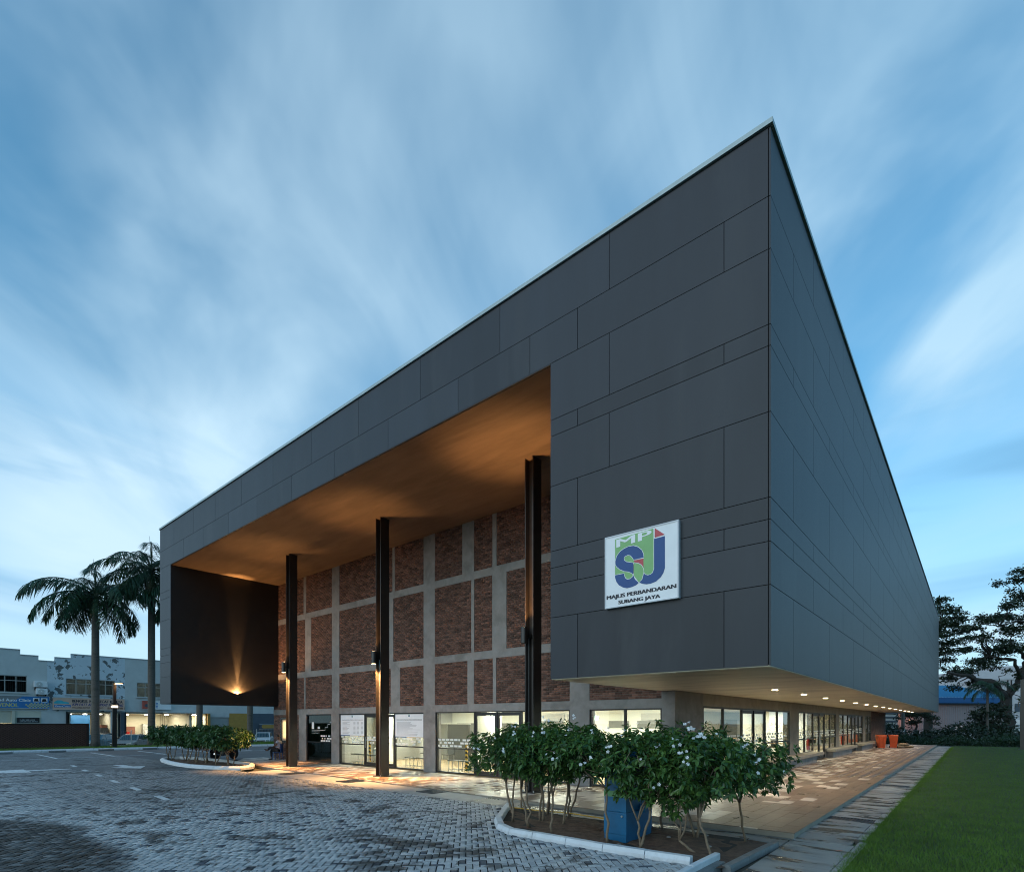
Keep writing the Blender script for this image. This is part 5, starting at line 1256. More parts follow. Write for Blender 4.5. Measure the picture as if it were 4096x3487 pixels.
# seated guard on a blue plastic chair
def skin_mesh(name, V, E, Rr, m, parent, sub=2):
    me = bpy.data.meshes.new(name); me.from_pydata(V, E, []); me.update(); me.materials.append(MATS[m]); o = bpy.data.objects.new(name, me); COL.objects.link(o); o.parent = parent
    md = o.modifiers.new('skin', 'SKIN'); md.use_smooth_shade = True
    for k, r in enumerate(Rr):
        me.skin_vertices[0].data[k].radius = (r, r) if not isinstance(r, tuple) else r
    me.skin_vertices[0].data[0].use_root = True
    s = o.modifiers.new('sub', 'SUBSURF'); s.levels = sub; s.render_levels = sub; return o
mat('skin', (.16, .085, .055), .55, .06, 5); mat('shirt', (.52, .50, .56), .8, .06, 8, bump=.2, bscale=40); mat('trousers', (.022, .018, .02), .8, .15, 8); mat('shoe', (.03, .016, .010), .4, .1, 6); mat('hair', (.008, .007, .007), .6, .1, 20); mat('blue_plastic', (.012, .06, .22), .4, .08, 4)
px, py, pz = -25.75, 4.75, 0.0; ANG = math.pi+YAW
man = thing('person', 'seated person in a white uniform shirt and dark trousers with one leg crossed', 'person', (px, py, pz), None, ANG, True)
bV = [(0,0,.50),(-.03,0,.66),(-.06,0,.84),(-.05,0,.98),(-.04,0,1.06),(-.02,0,1.12),(-.01,0,1.20),(.0,0,1.28),
      (-.06,.17,.98),(.02,.21,.78),(.20,.10,.70),(.28,.05,.70), (-.06,-.17,.98),(.04,-.22,.77),(.22,-.10,.68),(.30,-.04,.69),
      (.03,.10,.50),(.36,.10,.66),(.52,.02,.53),(.58,.0,.50),(.68,-.02,.56), (.03,-.10,.50),(.40,-.11,.49),(.36,-.11,.10),(.36,-.11,.06),(.52,-.12,.04)]
bE = [(0,1),(1,2),(2,3),(3,4),(4,5),(5,6),(6,7),(3,8),(8,9),(9,10),(10,11),(3,12),(12,13),(13,14),(14,15),(0,16),(16,17),(17,18),(18,19),(19,20),(0,21),(21,22),(22,23),(23,24),(24,25)]
bR = [.13,.12,.135,.11,.055,.055,.085,.075,.05,.042,.035,.03,.05,.042,.035,.03,.08,.06,.045,.04,.03,.08,.06,.045,.04,.03]
skin_mesh('body', bV, bE, bR, 'skin', man)
skin_mesh('shirt', [(-.01,0,.56),(-.03,0,.68),(-.06,0,.84),(-.05,0,.97),(-.04,0,1.03),(-.06,.16,.98),(-.02,.20,.86),(-.06,-.16,.98),(-.01,-.21,.86)], [(0,1),(1,2),(2,3),(3,4),(3,5),(5,6),(3,7),(7,8)], [.145,.14,.155,.13,.07,.075,.065,.075,.065], 'shirt', man)
skin_mesh('trousers', [(0,0,.52),(.03,.10,.51),(.36,.10,.665),(.51,.02,.545),(.03,-.10,.51),(.40,-.11,.50),(.365,-.11,.14)], [(0,1),(1,2),(2,3),(0,4),(4,5),(5,6)], [.145,.10,.08,.06,.10,.08,.065], 'trousers', man)
for nm, V in (('shoe', [(.57,0,.51),(.62,-.01,.53),(.72,-.02,.58)]), ('shoe', [(.33,-.11,.05),(.40,-.11,.045),(.55,-.12,.035)])): skin_mesh(nm, V, [(0,1),(1,2)], [.045,.05,.035], 'shoe', man, 1)
skin_mesh('hair', [(-.045,0,1.20),(-.035,0,1.28),(.0,0,1.315),(.05,0,1.30)], [(0,1),(1,2),(2,3)], [.07,.082,.075,.045], 'hair', man, 2)
obj('nose', MB().tube([(.075, 0, 1.215), (.10, 0, 1.19)], [.012, .016], 6), 'skin', man)
for s in (-1, 1):
    obj('ear', MB().lathe([(.004, -.012), (.024, -.006), (.024, .006), (.004, .012)], (-.01, s*.085, 1.205), 8, 'y'), 'skin', man); obj('eye', MB().lathe([(.002, 0), (.009, .004), (.002, .008)], (.072, s*.032, 1.225), 6, 'x'), 'hair', man)
    hand = obj('hand', MB().box(.27, .335, s*.05-.035, s*.05+.035, .675, .70), 'skin', man, bevel=.01)
    for q in range(4): obj('finger', MB().tube([(.33, s*.05-.028+q*.018, .688), (.365+.006*(q % 3), s*.05-.028+q*.018, .682), (.385, s*.05-.028+q*.018, .662)], [.009, .008, .006], 5), 'skin', hand)
    obj('thumb', MB().tube([(.29, s*.05-s*.04, .69), (.325, s*.05-s*.06, .695)], [.010, .008], 5), 'skin', hand)
pc_ = thing('plastic_chair', 'blue plastic chair under the seated person by the brick wall', 'chair', (px, py, pz), None, ANG, True)
obj('seat', MB().box(-.20, .20, -.20, .20, .385, .41), 'blue_plastic', pc_, bevel=.008)
for a in (-.17, .17):
    for b in (-.17, .17): obj('leg', MB().tube([(a*1.2, b*1.2, 0), (a, b, .39)], [.018, .024], 6), 'blue_plastic', pc_)
for k in range(5): obj('back_slat', MB().box(-.225, -.205, -.17+k*.075, -.125+k*.075, .41, .80), 'blue_plastic', pc_)
obj('back_rail', MB().box(-.23, -.20, -.20, .20, .80, .86), 'blue_plastic', pc_, bevel=.008)

# motorcycle behind the far shrubs
mat('tyre', (.012, .012, .012), .8, .2, 20); mat('chrome', (.5, .5, .5), .15, .05, 4, metal=1); mat('moto_black', (.012, .012, .014), .25, .1, 4)
mo = thing('motorcycle', 'black motorcycle parked behind the stems of the far shrubs', 'motorcycle', (-28.6, 3.2, -.03), None, YAW+1.25, True)
for x in (-.62, .62):
    w = obj('wheel', MB().lathe([(.24, -.05), (.29, -.045), (.30, 0), (.29, .045), (.24, .05)], (x, 0, .30), 24, 'y'), 'tyre', mo, True)
    obj('rim', MB().lathe([(.03, -.03), (.23, -.02), (.23, .02), (.03, .03)], (x, 0, .30), 12, 'y'), 'chrome', w)
obj('fuel_tank', MB().lathe([(.02, -.25), (.12, -.18), (.15, .0), (.11, .18), (.03, .25)], (.12, 0, .78), 12, 'x'), 'moto_black', mo, True)
obj('seat', MB().prism([(-.62, .74), (-.10, .70), (-.08, .76), (-.3, .80), (-.62, .86)], 'y', -.12, .12), 'black', mo, bevel=.02)
obj('engine', MB().box(-.18, .22, -.15, .15, .26, .58), 'moto_black', mo, bevel=.03)
obj('frame', MB().tube([(-.62, .0, .30), (-.2, 0, .50), (.35, 0, .78), (.42, 0, .86)], .03, 6), 'moto_black', mo)
obj('mudguard', MB().tube([(-.92, 0, .42), (-.82, 0, .60), (-.62, 0, .66), (-.4, 0, .62)], [.05, .07, .07, .05], 6), 'moto_black', mo)
for s in (-.09, .09): obj('fork', MB().tube([(.62, s, .30), (.44, s, .92)], .02, 6), 'chrome', mo)
hb = obj('handlebar', MB().tube([(.30, -.36, 1.02), (.42, -.1, .95), (.42, .1, .95), (.30, .36, 1.02)], .016, 6), 'chrome', mo)
for s in (-1, 1): obj('mirror', MB().lathe([(.01, 0), (.06, .01), (.06, .02), (.01, .03)], (.34, s*.33, 1.20), 10, 'x'), 'moto_black', hb)
obj('headlight', MB().lathe([(.04, 0), (.10, .08), (.10, .12), (.02, .14)], (.46, 0, .88), 12, 'x'), 'chrome', mo); obj('exhaust', MB().tube([(.1, -.17, .28), (-.3, -.18, .26), (-.85, -.19, .36)], [.03, .045, .05], 8), 'chrome', mo)
obj('tail_light', MB().box(-.70, -.64, -.07, .07, .74, .80), 'red_paint', mo)
# coir doormat like wet sheen not built: litter on the slab path
tag(obj('fallen_leaf', MB().quad((.72, .95, -.098), (.80, .98, -.094), (.86, 1.05, -.098), (.78, 1.03, -.096)), 'bin_orange'), 'small orange dead leaf on the wet slab by the lawn', 'leaf')

# ================================================================== THE STREET BEYOND
SX = -67.4; GZ = -.45
mat('render_grey', (.52, .54, .53), .8, .06, 1.2, bump=.15, dirt=(.38, .39, .39, .5), dscale=.6)
mat('render_peel', (.56, .62, .66), .8, .06, 1.5, bump=.3, bscale=12, dirt=(.10, .11, .11, .97), dscale=1.5, dr=(.55, .585))
mat('render_cream', (.55, .52, .42), .75, .06, 1.5); mat('shutter', (.34, .35, .34), .5, .06, 2); mat('ochre', (.42, .24, .05), .7, .1, 3); mat('slate', (.065, .085, .11), .6, .1, 2)
mat('boundary_brick', (.060, .027, .020), .9, .25, 9)
mat('sign_blue', (.03, .17, .42), .5, .06, 2); mat('sign_grey', (.20, .21, .21), .5, .06, 2); mat('sign_peach', (.62, .40, .30), .5, .05, 2); mat('sign_red', (.45, .09, .06), .5, .06, 2)
mat('letter_yellow', (.55, .50, .18), .5, .05, 3); mat('letter_white', (.75, .77, .78), .5, .04, 3); mat('letter_purple', (.05, .04, .16), .5, .05, 3); mat('letter_brown', (.16, .06, .04), .5, .05, 3); mat('cyan_car', (.06, .42, .50), .4, .1, 3)
emit('room_glow', (1, .95, .70), .55); emit('tube_lamp', (1, .98, .88), 14)
def pkt(px, py): # measured photo position on the shop front
    k = (px-2048)/2178.7; t = (SX-CAM.x)/(cY*k-sY); return (CAM.y+t*(sY*k+cY), 2+t*(2887.4-py)/2178.7)
def shop_unit(y0, y1, lab, wallm, ground, win, steps, interior=None, e_up=0):
    """two-storey shop: steps = parapet outline [(y,z)...]"""
    h = thing('shophouse', lab, 'building', (SX, (y0+y1)/2, GZ), 'row of shophouses')
    zf = 3.1
    # upper front with the window opening cut out
    wy0, wy1, wz0, wz1 = win; top = 7.95
    f = MB().box(SX-.25, SX, y0, wy0, zf, top).box(SX-.25, SX, wy1, y1, zf, top).box(SX-.25, SX, wy0, wy1, zf, wz0).box(SX-.25, SX, wy0, wy1, wz1, top)
    obj('front_wall', f, wallm, h)
    for a, b, z in steps: 
        w = obj('parapet', MB().box(SX-.25, SX+.003, a, b, top, z), wallm, h); obj('coping', MB().box(SX-.30, SX+.06, a, b, z, z+.07), 'render_grey', w)
    obj('side_and_roof', MB().box(SX-14, SX-.25, y0, y0+.15, GZ, 7.9).box(SX-14, SX-.25, y1-.15, y1, GZ, 7.9).box(SX-14, SX-.25, y0+.15, y1-.15, 7.6, 7.8).box(SX-14, SX-13.8, y0+.15, y1-.15, GZ, 7.6), 'render_grey', h)
    obj('upper_floor', MB().box(SX-13.8, SX-.25, y0+.15, y1-.15, zf-.15, zf), 'render_cream', h)
    wn = obj('window', MB().box(SX-.12, SX-.04, wy0, wy1, wz1-.06, wz1).box(SX-.12, SX-.04, wy0, wy1, wz0, wz0+.06).box(SX-.12, SX-.04, wy0, wy0+.06, wz0+.06, wz1-.06).box(SX-.12, SX-.04, wy1-.06, wy1, wz0+.06, wz1-.06), 'shutter', h)
    nb = max(2, round((wy1-wy0)/.82)); zt = wz1-(wz1-wz0)*.30
    obj('transom', MB().box(SX-.11, SX-.05, wy0+.06, wy1-.06, zt-.03, zt+.03), 'shutter', wn)
    for k in range(nb):
        a, b = wy0+(wy1-wy0)*k/nb, wy0+(wy1-wy0)*(k+1)/nb
        if k: obj('mullion', MB().box(SX-.115, SX-.045, a-.03, a+.03, wz0+.06, wz1-.06), 'shutter', wn)
        obj('pane', MB().box(SX-.085, SX-.08, a+.02, b-.02, wz0+.03, wz1-.03), 'shop_glass', wn)
        gr = MB()
        for q in range(5): gr.box(SX-.16, SX-.15, a+.1+q*(b-a-.2)/4-.008, a+.1+q*(b-a-.2)/4+.008, wz0, wz1)
        obj('grille', gr, 'shutter', wn, kind='stuff')
    obj('sill', MB().box(SX, SX+.14, wy0-.08, wy1+.08, wz0-.09, wz0-.01), wallm, wn)
    # ground floor pieces: (kind, y0, y1, z0, z1)
    for kd, a, b, z0, z1, m in ground:
        if kd == 'wall': obj('ground_wall', MB().box(SX-.25, SX-.002, a, b, z0, z1), m, h)
        elif kd == 'shutter':
            s = MB(); z = z0
            while z < z1-.01: s.prism([(SX-.16, z), (SX-.10, z+.02), (SX-.10, z+.07), (SX-.16, min(z1, z+.09))], 'y', a, b) if False else s.box(SX-.16, SX-.10-(.02 if int((z-z0)/.1) % 2 else 0), a, b, z, min(z1, z+.1)); z += .1
            obj('roller_shutter', s, m, h)
        elif kd == 'pillar': obj('pillar', MB().box(SX-.28, SX+.10, a, b, z0, z1), m, h)
        elif kd == 'grid':
            g = MB().box(SX-.2, SX-.12, a, b, z1-.08, z1)
            n = int((b-a)/.14)
            for k in range(n+1): g.box(SX-.19, SX-.15, a+(b-a)*k/n-.015, a+(b-a)*k/n+.015, z0, z1-.08)
            obj('folding_grille', g, m, h)
    obj('upper_back_wall', MB().box(SX-4.1, SX-4, y0+.2, y1-.2, zf, 7.6), 'slate', h)
    if interior and e_up:
        for k in range(2): obj('tube_lamp', MB().box(SX-3.2, SX-1.2, wy0+.8+k*1.9-.04, wy0+.8+k*1.9+.04, 6.9, 6.96), 'tube_lamp', h)
        area('upper_light', (SX-2.2, (wy0+wy1)/2, 6.85), (0, 0, -1), e_up, (1, .92, .66), 2, 2, h)
    if interior:
        a, b, dpt, e, col = interior
        obj('shop_room', MB().box(SX-dpt, SX-dpt+.1, a, b, GZ, zf-.16).box(SX-dpt+.1, SX-.3, a-.08, a, GZ, zf-.16).box(SX-dpt+.1, SX-.3, b, b+.08, GZ, zf-.16), 'render_cream', h)
        for k in range(3):
            yy = a+(b-a)*(k+.5)/3; obj('tube_lamp', MB().box(SX-dpt*.6-.6, SX-dpt*.6+.6, yy-.05, yy+.05, zf-.26, zf-.20), 'tube_lamp', h)
        area('shop_light', (SX-dpt*.5, (a+b)/2, zf-.3), (0, 0, -1), e, col, dpt*.6, (b-a)*.6, h)
    return h
WARM = (1, .92, .66)
yA = [-10.9, -4.6, 2.0, 8.5, 15.0, 21.6, 28.2, 35]
G0 = GZ
h1 = shop_unit(-4.6, 2.05, 'grey shophouse with stepped parapet and blue auto clinic sign', 'render_grey', [('shutter', -3.8, -.55, 1.95, 3.1, 'render_cream'), ('pillar', -.55, -.35, G0, 3.1, 'render_cream'), ('wall', -.35, 1.6, G0, 3.1, 'render_cream'), ('wall', 1.6, 2.05, G0, 3.1, 'render_grey'), ('pillar', -4.6, -3.8, G0, 3.1, 'render_grey')], (-3.4, .54, 4.85, 6.46),
               [(-4.6, -3.0, 8.43), (-3.0, .05, 8.93), (.05, 1.39, 8.46), (1.39, 2.05, 8.02)], (-3.7, 1.5, 6, 60, WARM))
h2 = shop_unit(2.05, 8.5, 'shophouse with peeling white and grey paint and a spray painting sign', 'render_peel', [('wall', 2.05, 3.5, G0, 3.1, 'render_grey'), ('pillar', 3.5, 3.62, G0, 3.1, 'black'), ('grid', 3.62, 3.9, G0, 3.0, 'shutter'), ('pillar', 7.25, 7.5, G0, 3.1, 'render_grey'), ('wall', 8.1, 8.5, G0, 3.1, 'slate')], (3.5, 7.61, 4.82, 6.42),
               [(2.05, 2.61, 8.02), (2.61, 3.9, 8.44), (3.9, 8.5, 8.88)], (3.9, 7.9, 7, 70, WARM), 40)
h3 = shop_unit(8.5, 15.0, 'plain grey shophouse with a brightly lit open workshop', 'render_grey', [('pillar', 8.5, 8.62, G0, 3.1, 'black'), ('grid', 11.9, 12.3, G0, 3.0, 'letter_brown'), ('pillar', 14.8, 15.0, G0, 3.1, 'render_cream')], (9.6, 13.6, 4.76, 6.34),
               [(8.5, 15.0, 8.88)], (8.7, 14.8, 7, 300, WARM), 60)
h4 = shop_unit(15.0, 21.6, 'shophouse with ochre pillars and grey roller shutter behind the palms', 'render_grey', [('pillar', 16.8, 17.1, G0, 3.1, 'ochre'), ('shutter', 17.1, 19.3, G0, 2.6, 'shutter'), ('wall', 17.1, 19.3, 2.6, 3.1, 'render_grey'), ('wall', 19.3, 21.6, G0, 3.1, 'ochre')], (16.5, 20.3, 4.8, 6.4), [(15.0, 21.6, 8.88)], (15.2, 16.7, 4, 90, WARM))
h5 = shop_unit(21.6, 28.2, 'dark slate fronted shophouse with a long rounded sign', 'render_grey', [('wall', 21.6, 27.4, G0, 3.1, 'slate'), ('pillar', 27.4, 28.2, G0, 3.1, 'ochre')], (23, 26.8, 4.8, 6.4), [(21.6, 28.2, 8.88)])
h6 = shop_unit(28.2, 35.0, 'dark shophouse with a small lit window behind the white car', 'render_grey', [('wall', 28.2, 30.0, G0, 3.1, 'slate'), ('wall', 30.0, 31.2, G0, .9, 'slate'), ('wall', 31.2, 35, G0, 3.1, 'slate'), ('wall', 30.0, 31.2, 2.3, 3.1, 'slate')], (30, 33.8, 4.8, 6.4), [(28.2, 35.0, 8.88)], (30.0, 31.2, 3, 25, WARM))
obj('shop_canopy', MB().box(SX+.0, SX+1.4, 12.1, 16.8, 3.02, 3.14), 'render_grey', h4)
# things inside the lit workshop
def clutter(items):
    for nm, lab, cat, x, y, a, b, c, m in items:
        t = thing(nm, lab, cat, (SX-x, y, GZ)); obj('case', MB().box(SX-x-a, SX-x+a, y-b, y+b, GZ, GZ+c), m, t, bevel=.02); obj('top_board', MB().box(SX-x-a-.02, SX-x+a+.02, y-b-.02, y+b+.02, GZ+c, GZ+c+.04), m, t)
        obj('front_panel', MB().box(SX-x+a, SX-x+a+.02, y-b*.85, y+b*.85, GZ+.1, GZ+c*.9), m, t)
clutter([('cupboard', 'brown cupboard at the back of the lit workshop', 'cupboard', 6.5, 10.6, .3, .5, 1.9, 'letter_brown'), ('workbench', 'white workbench in the lit workshop', 'bench', 3, 11.2, .5, 1.0, .95, 'letter_white'), ('shelf_unit', 'grey shelf unit at the back of the lit workshop', 'shelf', 6.4, 12.6, .3, .7, 2.2, 'shutter'), ('steel_counter', 'steel counter at the right of the lit workshop', 'counter', 2.2, 13.6, .4, .8, 1.0, 'steel'), ('machine', 'red machine at the left of the lit workshop', 'machine', 4.5, 9.6, .4, .4, 1.3, 'red_paint'), ('air_tank', 'white tank standing in the lit workshop', 'tank', 4.8, 12.0, .3, .3, 1.5, 'letter_white'),
         ('paint_screen', 'tall blue screen inside the spray painting shop', 'screen', 5.5, 5.3, .1, 1.3, 3.2, 'sign_blue'), ('engine_hoist', 'dark engine hoist inside the spray painting shop', 'hoist', 3.5, 7.4, .3, .35, 1.8, 'slate'), ('tool_shelf', 'brown tool shelf inside the spray painting shop', 'shelf', 4.4, 7.6, .4, .25, 2.1, 'letter_brown')])
# shop signs
def sign(y0, y1, z0, z1, m, lab, x=SX+.10):
    s = thing('shop_sign', lab, 'sign', (x, (y0+y1)/2, z0), 'signs over the shops')
    obj('sign_panel', MB().box(x, x+.10, y0, y1, z0, z1), m, s); f = MB()
    f.box(x+.0, x+.115, y0-.04, y1+.04, z1, z1+.04).box(x, x+.115, y0-.04, y1+.04, z0-.04, z0); obj('frame', f, 'render_grey', s)
    return s, x+.103
def letters(s, x, txt, y, z, w, h, m, bold=.02, shear=0): lettering(txt, (x, y, z), (0, 1, 0), (0, 0, 1), w, h, m, s, bold, shear)
s1, xx = sign(-3.4, 2.16, 3.36, 4.50, 'sign_grey', 'blue and grey sign reading Auto Clinic with a yellow chequer')
obj('blue_field', MB().quad((xx+.001, -3.4, 3.36), (xx+.001, 2.16, 3.36), (xx+.001, 2.16, 4.5), (xx+.001, .2, 4.5), (xx+.001, -.6, 3.9), (xx+.001, -3.4, 3.86)), 'sign_blue', s1)
letters(s1, xx+.003, 'ead Auto Clinic', -1.65, 3.98, 2.45, .27, 'letter_white'); letters(s1, xx+.003, 'VENOL', -1.55, 3.46, 1.45, .36, 'letter_yellow')
ck = MB()
for r in range(4):
    for k in range(16):
        if (k+r) % 2 == 0 and k*.125 > .25*abs(r-1.5): yy = .15+k*.125; zz = 3.40+r*.115; ck.quad((xx+.003, yy, zz), (xx+.003, yy+.125, zz), (xx+.003, yy+.125, zz+.115), (xx+.003, yy, zz+.115))
obj('chequer', ck, 'letter_yellow', s1)
for q in (.95, 1.55): obj('picture', MB().quad((xx+.003, q, 3.96), (xx+.003, q+.48, 3.96), (xx+.003, q+.48, 4.36), (xx+.003, q, 4.36)), 'letter_white', s1); obj('picture_car', MB().quad((xx+.005, q+.05, 4.02), (xx+.005, q+.43, 4.02), (xx+.005, q+.36, 4.28), (xx+.005, q+.12, 4.28)), 'black', s1)
s2, xx = sign(2.44, 8.42, 3.28, 4.46, 'sign_peach', 'peach coloured sign reading Bengkel Mengecat Kereta over the workshop')
letters(s2, xx+.002, 'BENGKEL MENGECAT KERETA', 3.95, 4.02, 4.3, .28, 'ink', .025); letters(s2, xx+.002, 'KIM FATT AUTO SPRAY PAINTING', 3.97, 3.68, 4.35, .26, 'letter_purple', .02, .25); letters(s2, xx+.002, 'WELDING REPAIR KNOCKARD', 3.95, 3.40, 2.6, .18, 'letter_brown', .005); letters(s2, xx+.002, '金發噴漆廠', 6.85, 3.38, 1.45, .22, 'letter_brown', .01)
obj('badge', MB().quad((xx+.002, 2.55, 3.48), (xx+.002, 3.85, 3.52), (xx+.002, 3.85, 3.76), (xx+.002, 2.55, 3.74)), 'sign_blue', s2); letters(s2, xx+.004, 'EverCoat', 2.62, 3.52, 1.15, .18, 'letter_white', .01, .2)
car2d = [(2.55, 3.86), (3.7, 3.86), (3.72, 3.98), (3.55, 4.04), (3.3, 4.08), (3.1, 4.20), (2.8, 4.20), (2.62, 4.08), (2.53, 3.98)]
obj('car_picture', MB().quad(*[(xx+.002, a, b) for a, b in car2d]), 'cyan_car', s2)
s3, xx = sign(10.08, 11.2, 3.45, 4.38, 'sign_red', 'small red sign with a dark oval over the lit workshop')
obj('oval', MB().quad(*[(xx+.002, 10.64+.38*math.cos(a), 3.85+.2*math.sin(a)) for a in [k*math.pi/8 for k in range(16)]]), 'slate', s3)
s3b, xx = sign(11.26, 12.9, 3.45, 4.38, 'letter_white', 'pale sign with blue bars beside the small red sign')
for k in range(4): obj('blue_bar', MB().quad((xx+.002, 11.36, 3.58+k*.17), (xx+.002, 11.55, 3.58+k*.17), (xx+.002, 11.55, 3.68+k*.17), (xx+.002, 11.36, 3.68+k*.17)), 'sign_blue', s3b)
s4, xx = sign(-.2, 1.45, 1.95, 2.45, 'black', 'low black board listing services beside the cream shop wall', SX+.02)
letters(s4, xx+.002, 'CAR SERVICE', .0, 2.18, 1.1, .09, 'letter_white', .0); letters(s4, xx+.002, 'CAR AIR-COND SERVICE', .0, 2.02, 1.3, .08, 'letter_white', .0)
s5, xx = sign(23.0, 26.3, 1.15, 1.75, 'slate', 'long dark rounded sign on the slate shop front')
obj('oval', MB().quad(*[(xx+.002, 24.65+(1.2 if math.cos(a) > 0 else -1.2)+.25*math.cos(a), 1.45+.24*math.sin(a)) for a in [k*math.pi/8 for k in range(16)]]), 'ochre', s5)
# air conditioner condensers on brackets
for k, (z, y0, y1, lab) in enumerate(((5.42, 1.0, 2.0, 'upper air conditioner condenser on the grey shophouse'), (4.72, 1.15, 2.0, 'lower air conditioner condenser on the grey shophouse'))):
    ac = thing('condenser', lab, 'air conditioner', (SX+.3, 1.5, z), 'condensers on the shophouse')
    obj('case', MB().box(SX+.12, SX+.5, y0, y1, z, z+.58), 'letter_white', ac, bevel=.02); obj('fan_ring', MB().lathe([(.20, 0), (.23, .01), (.23, .03), (.20, .03)], (SX+.5, y0+.38, z+.29), 18, 'x'), 'render_grey', ac); obj('fan_dark', MB().lathe([(.03, 0), (.20, .0), (.20, .008), (.03, .02)], (SX+.502, y0+.38, z+.29), 18, 'x'), 'black', ac); obj('fan_hub', MB().lathe([(.02, 0), (.06, 0), (.05, .02)], (SX+.52, y0+.38, z+.29), 10, 'x'), 'letter_white', ac)
    for yy in (y0+.1, y1-.1): obj('bracket', MB().prism([(SX, z-.05), (SX+.5, z-.05), (SX+.5, z-.01), (SX+.04, z-.01), (SX, z-.3)], 'y', yy-.02, yy+.02), 'black', ac)

# dark brick boundary wall with individual courses in relief
bwall = thing('boundary_wall', 'dark brown brick boundary wall behind the far kerb at the left edge', 'wall', (-51, -8, 0))
mat('dark_mortar', (.045, .030, .026), .9, .2, 9); core = obj('wall_core', MB().box(-51.2, -51.02, -22, 1.95, -.3, 1.86), 'dark_mortar', bwall)
rows = [(-51.02, -22+.23*k+(.11 if j % 2 else 0), .05+.079*j) for j in range(23) for k in range(104)]
rows = np.array([r for r in rows if r[1] < 1.85]); vis = rows[:, 1] > -9
V, F = boxes_np(rows[vis], np.tile([.010, .108, .034], (vis.sum(), 1))); fast('brick_field', V, F, 'boundary_brick', core, 'stuff')
obj('wall_cap', MB().box(-51.24, -50.98, -22, 1.98, 1.86, 1.90), 'boundary_brick', bwall)
# wire mesh fence along the verge
fn = thing('mesh_fence', 'thin grey wire mesh fence between the palms in front of the parked cars', 'fence', (-50.9, 10, 0))
for k in range(13):
    y = 2.2+2.6*k; obj('post', MB().tube([(-51.1, y, -.3), (-51.1, y, 1.35)], .03, 6), 'steel', fn)
wm = MB()
for k in range(12): wm.box(-51.104, -51.098, 2.0, 33.4, .0+.11*k, .006+.11*k)
for k in range(210): wm.box(-51.104, -51.098, 2.0+.15*k, 2.006+.15*k, -.05, 1.3)
obj('wire_mesh', wm, 'steel', fn, kind='stuff')

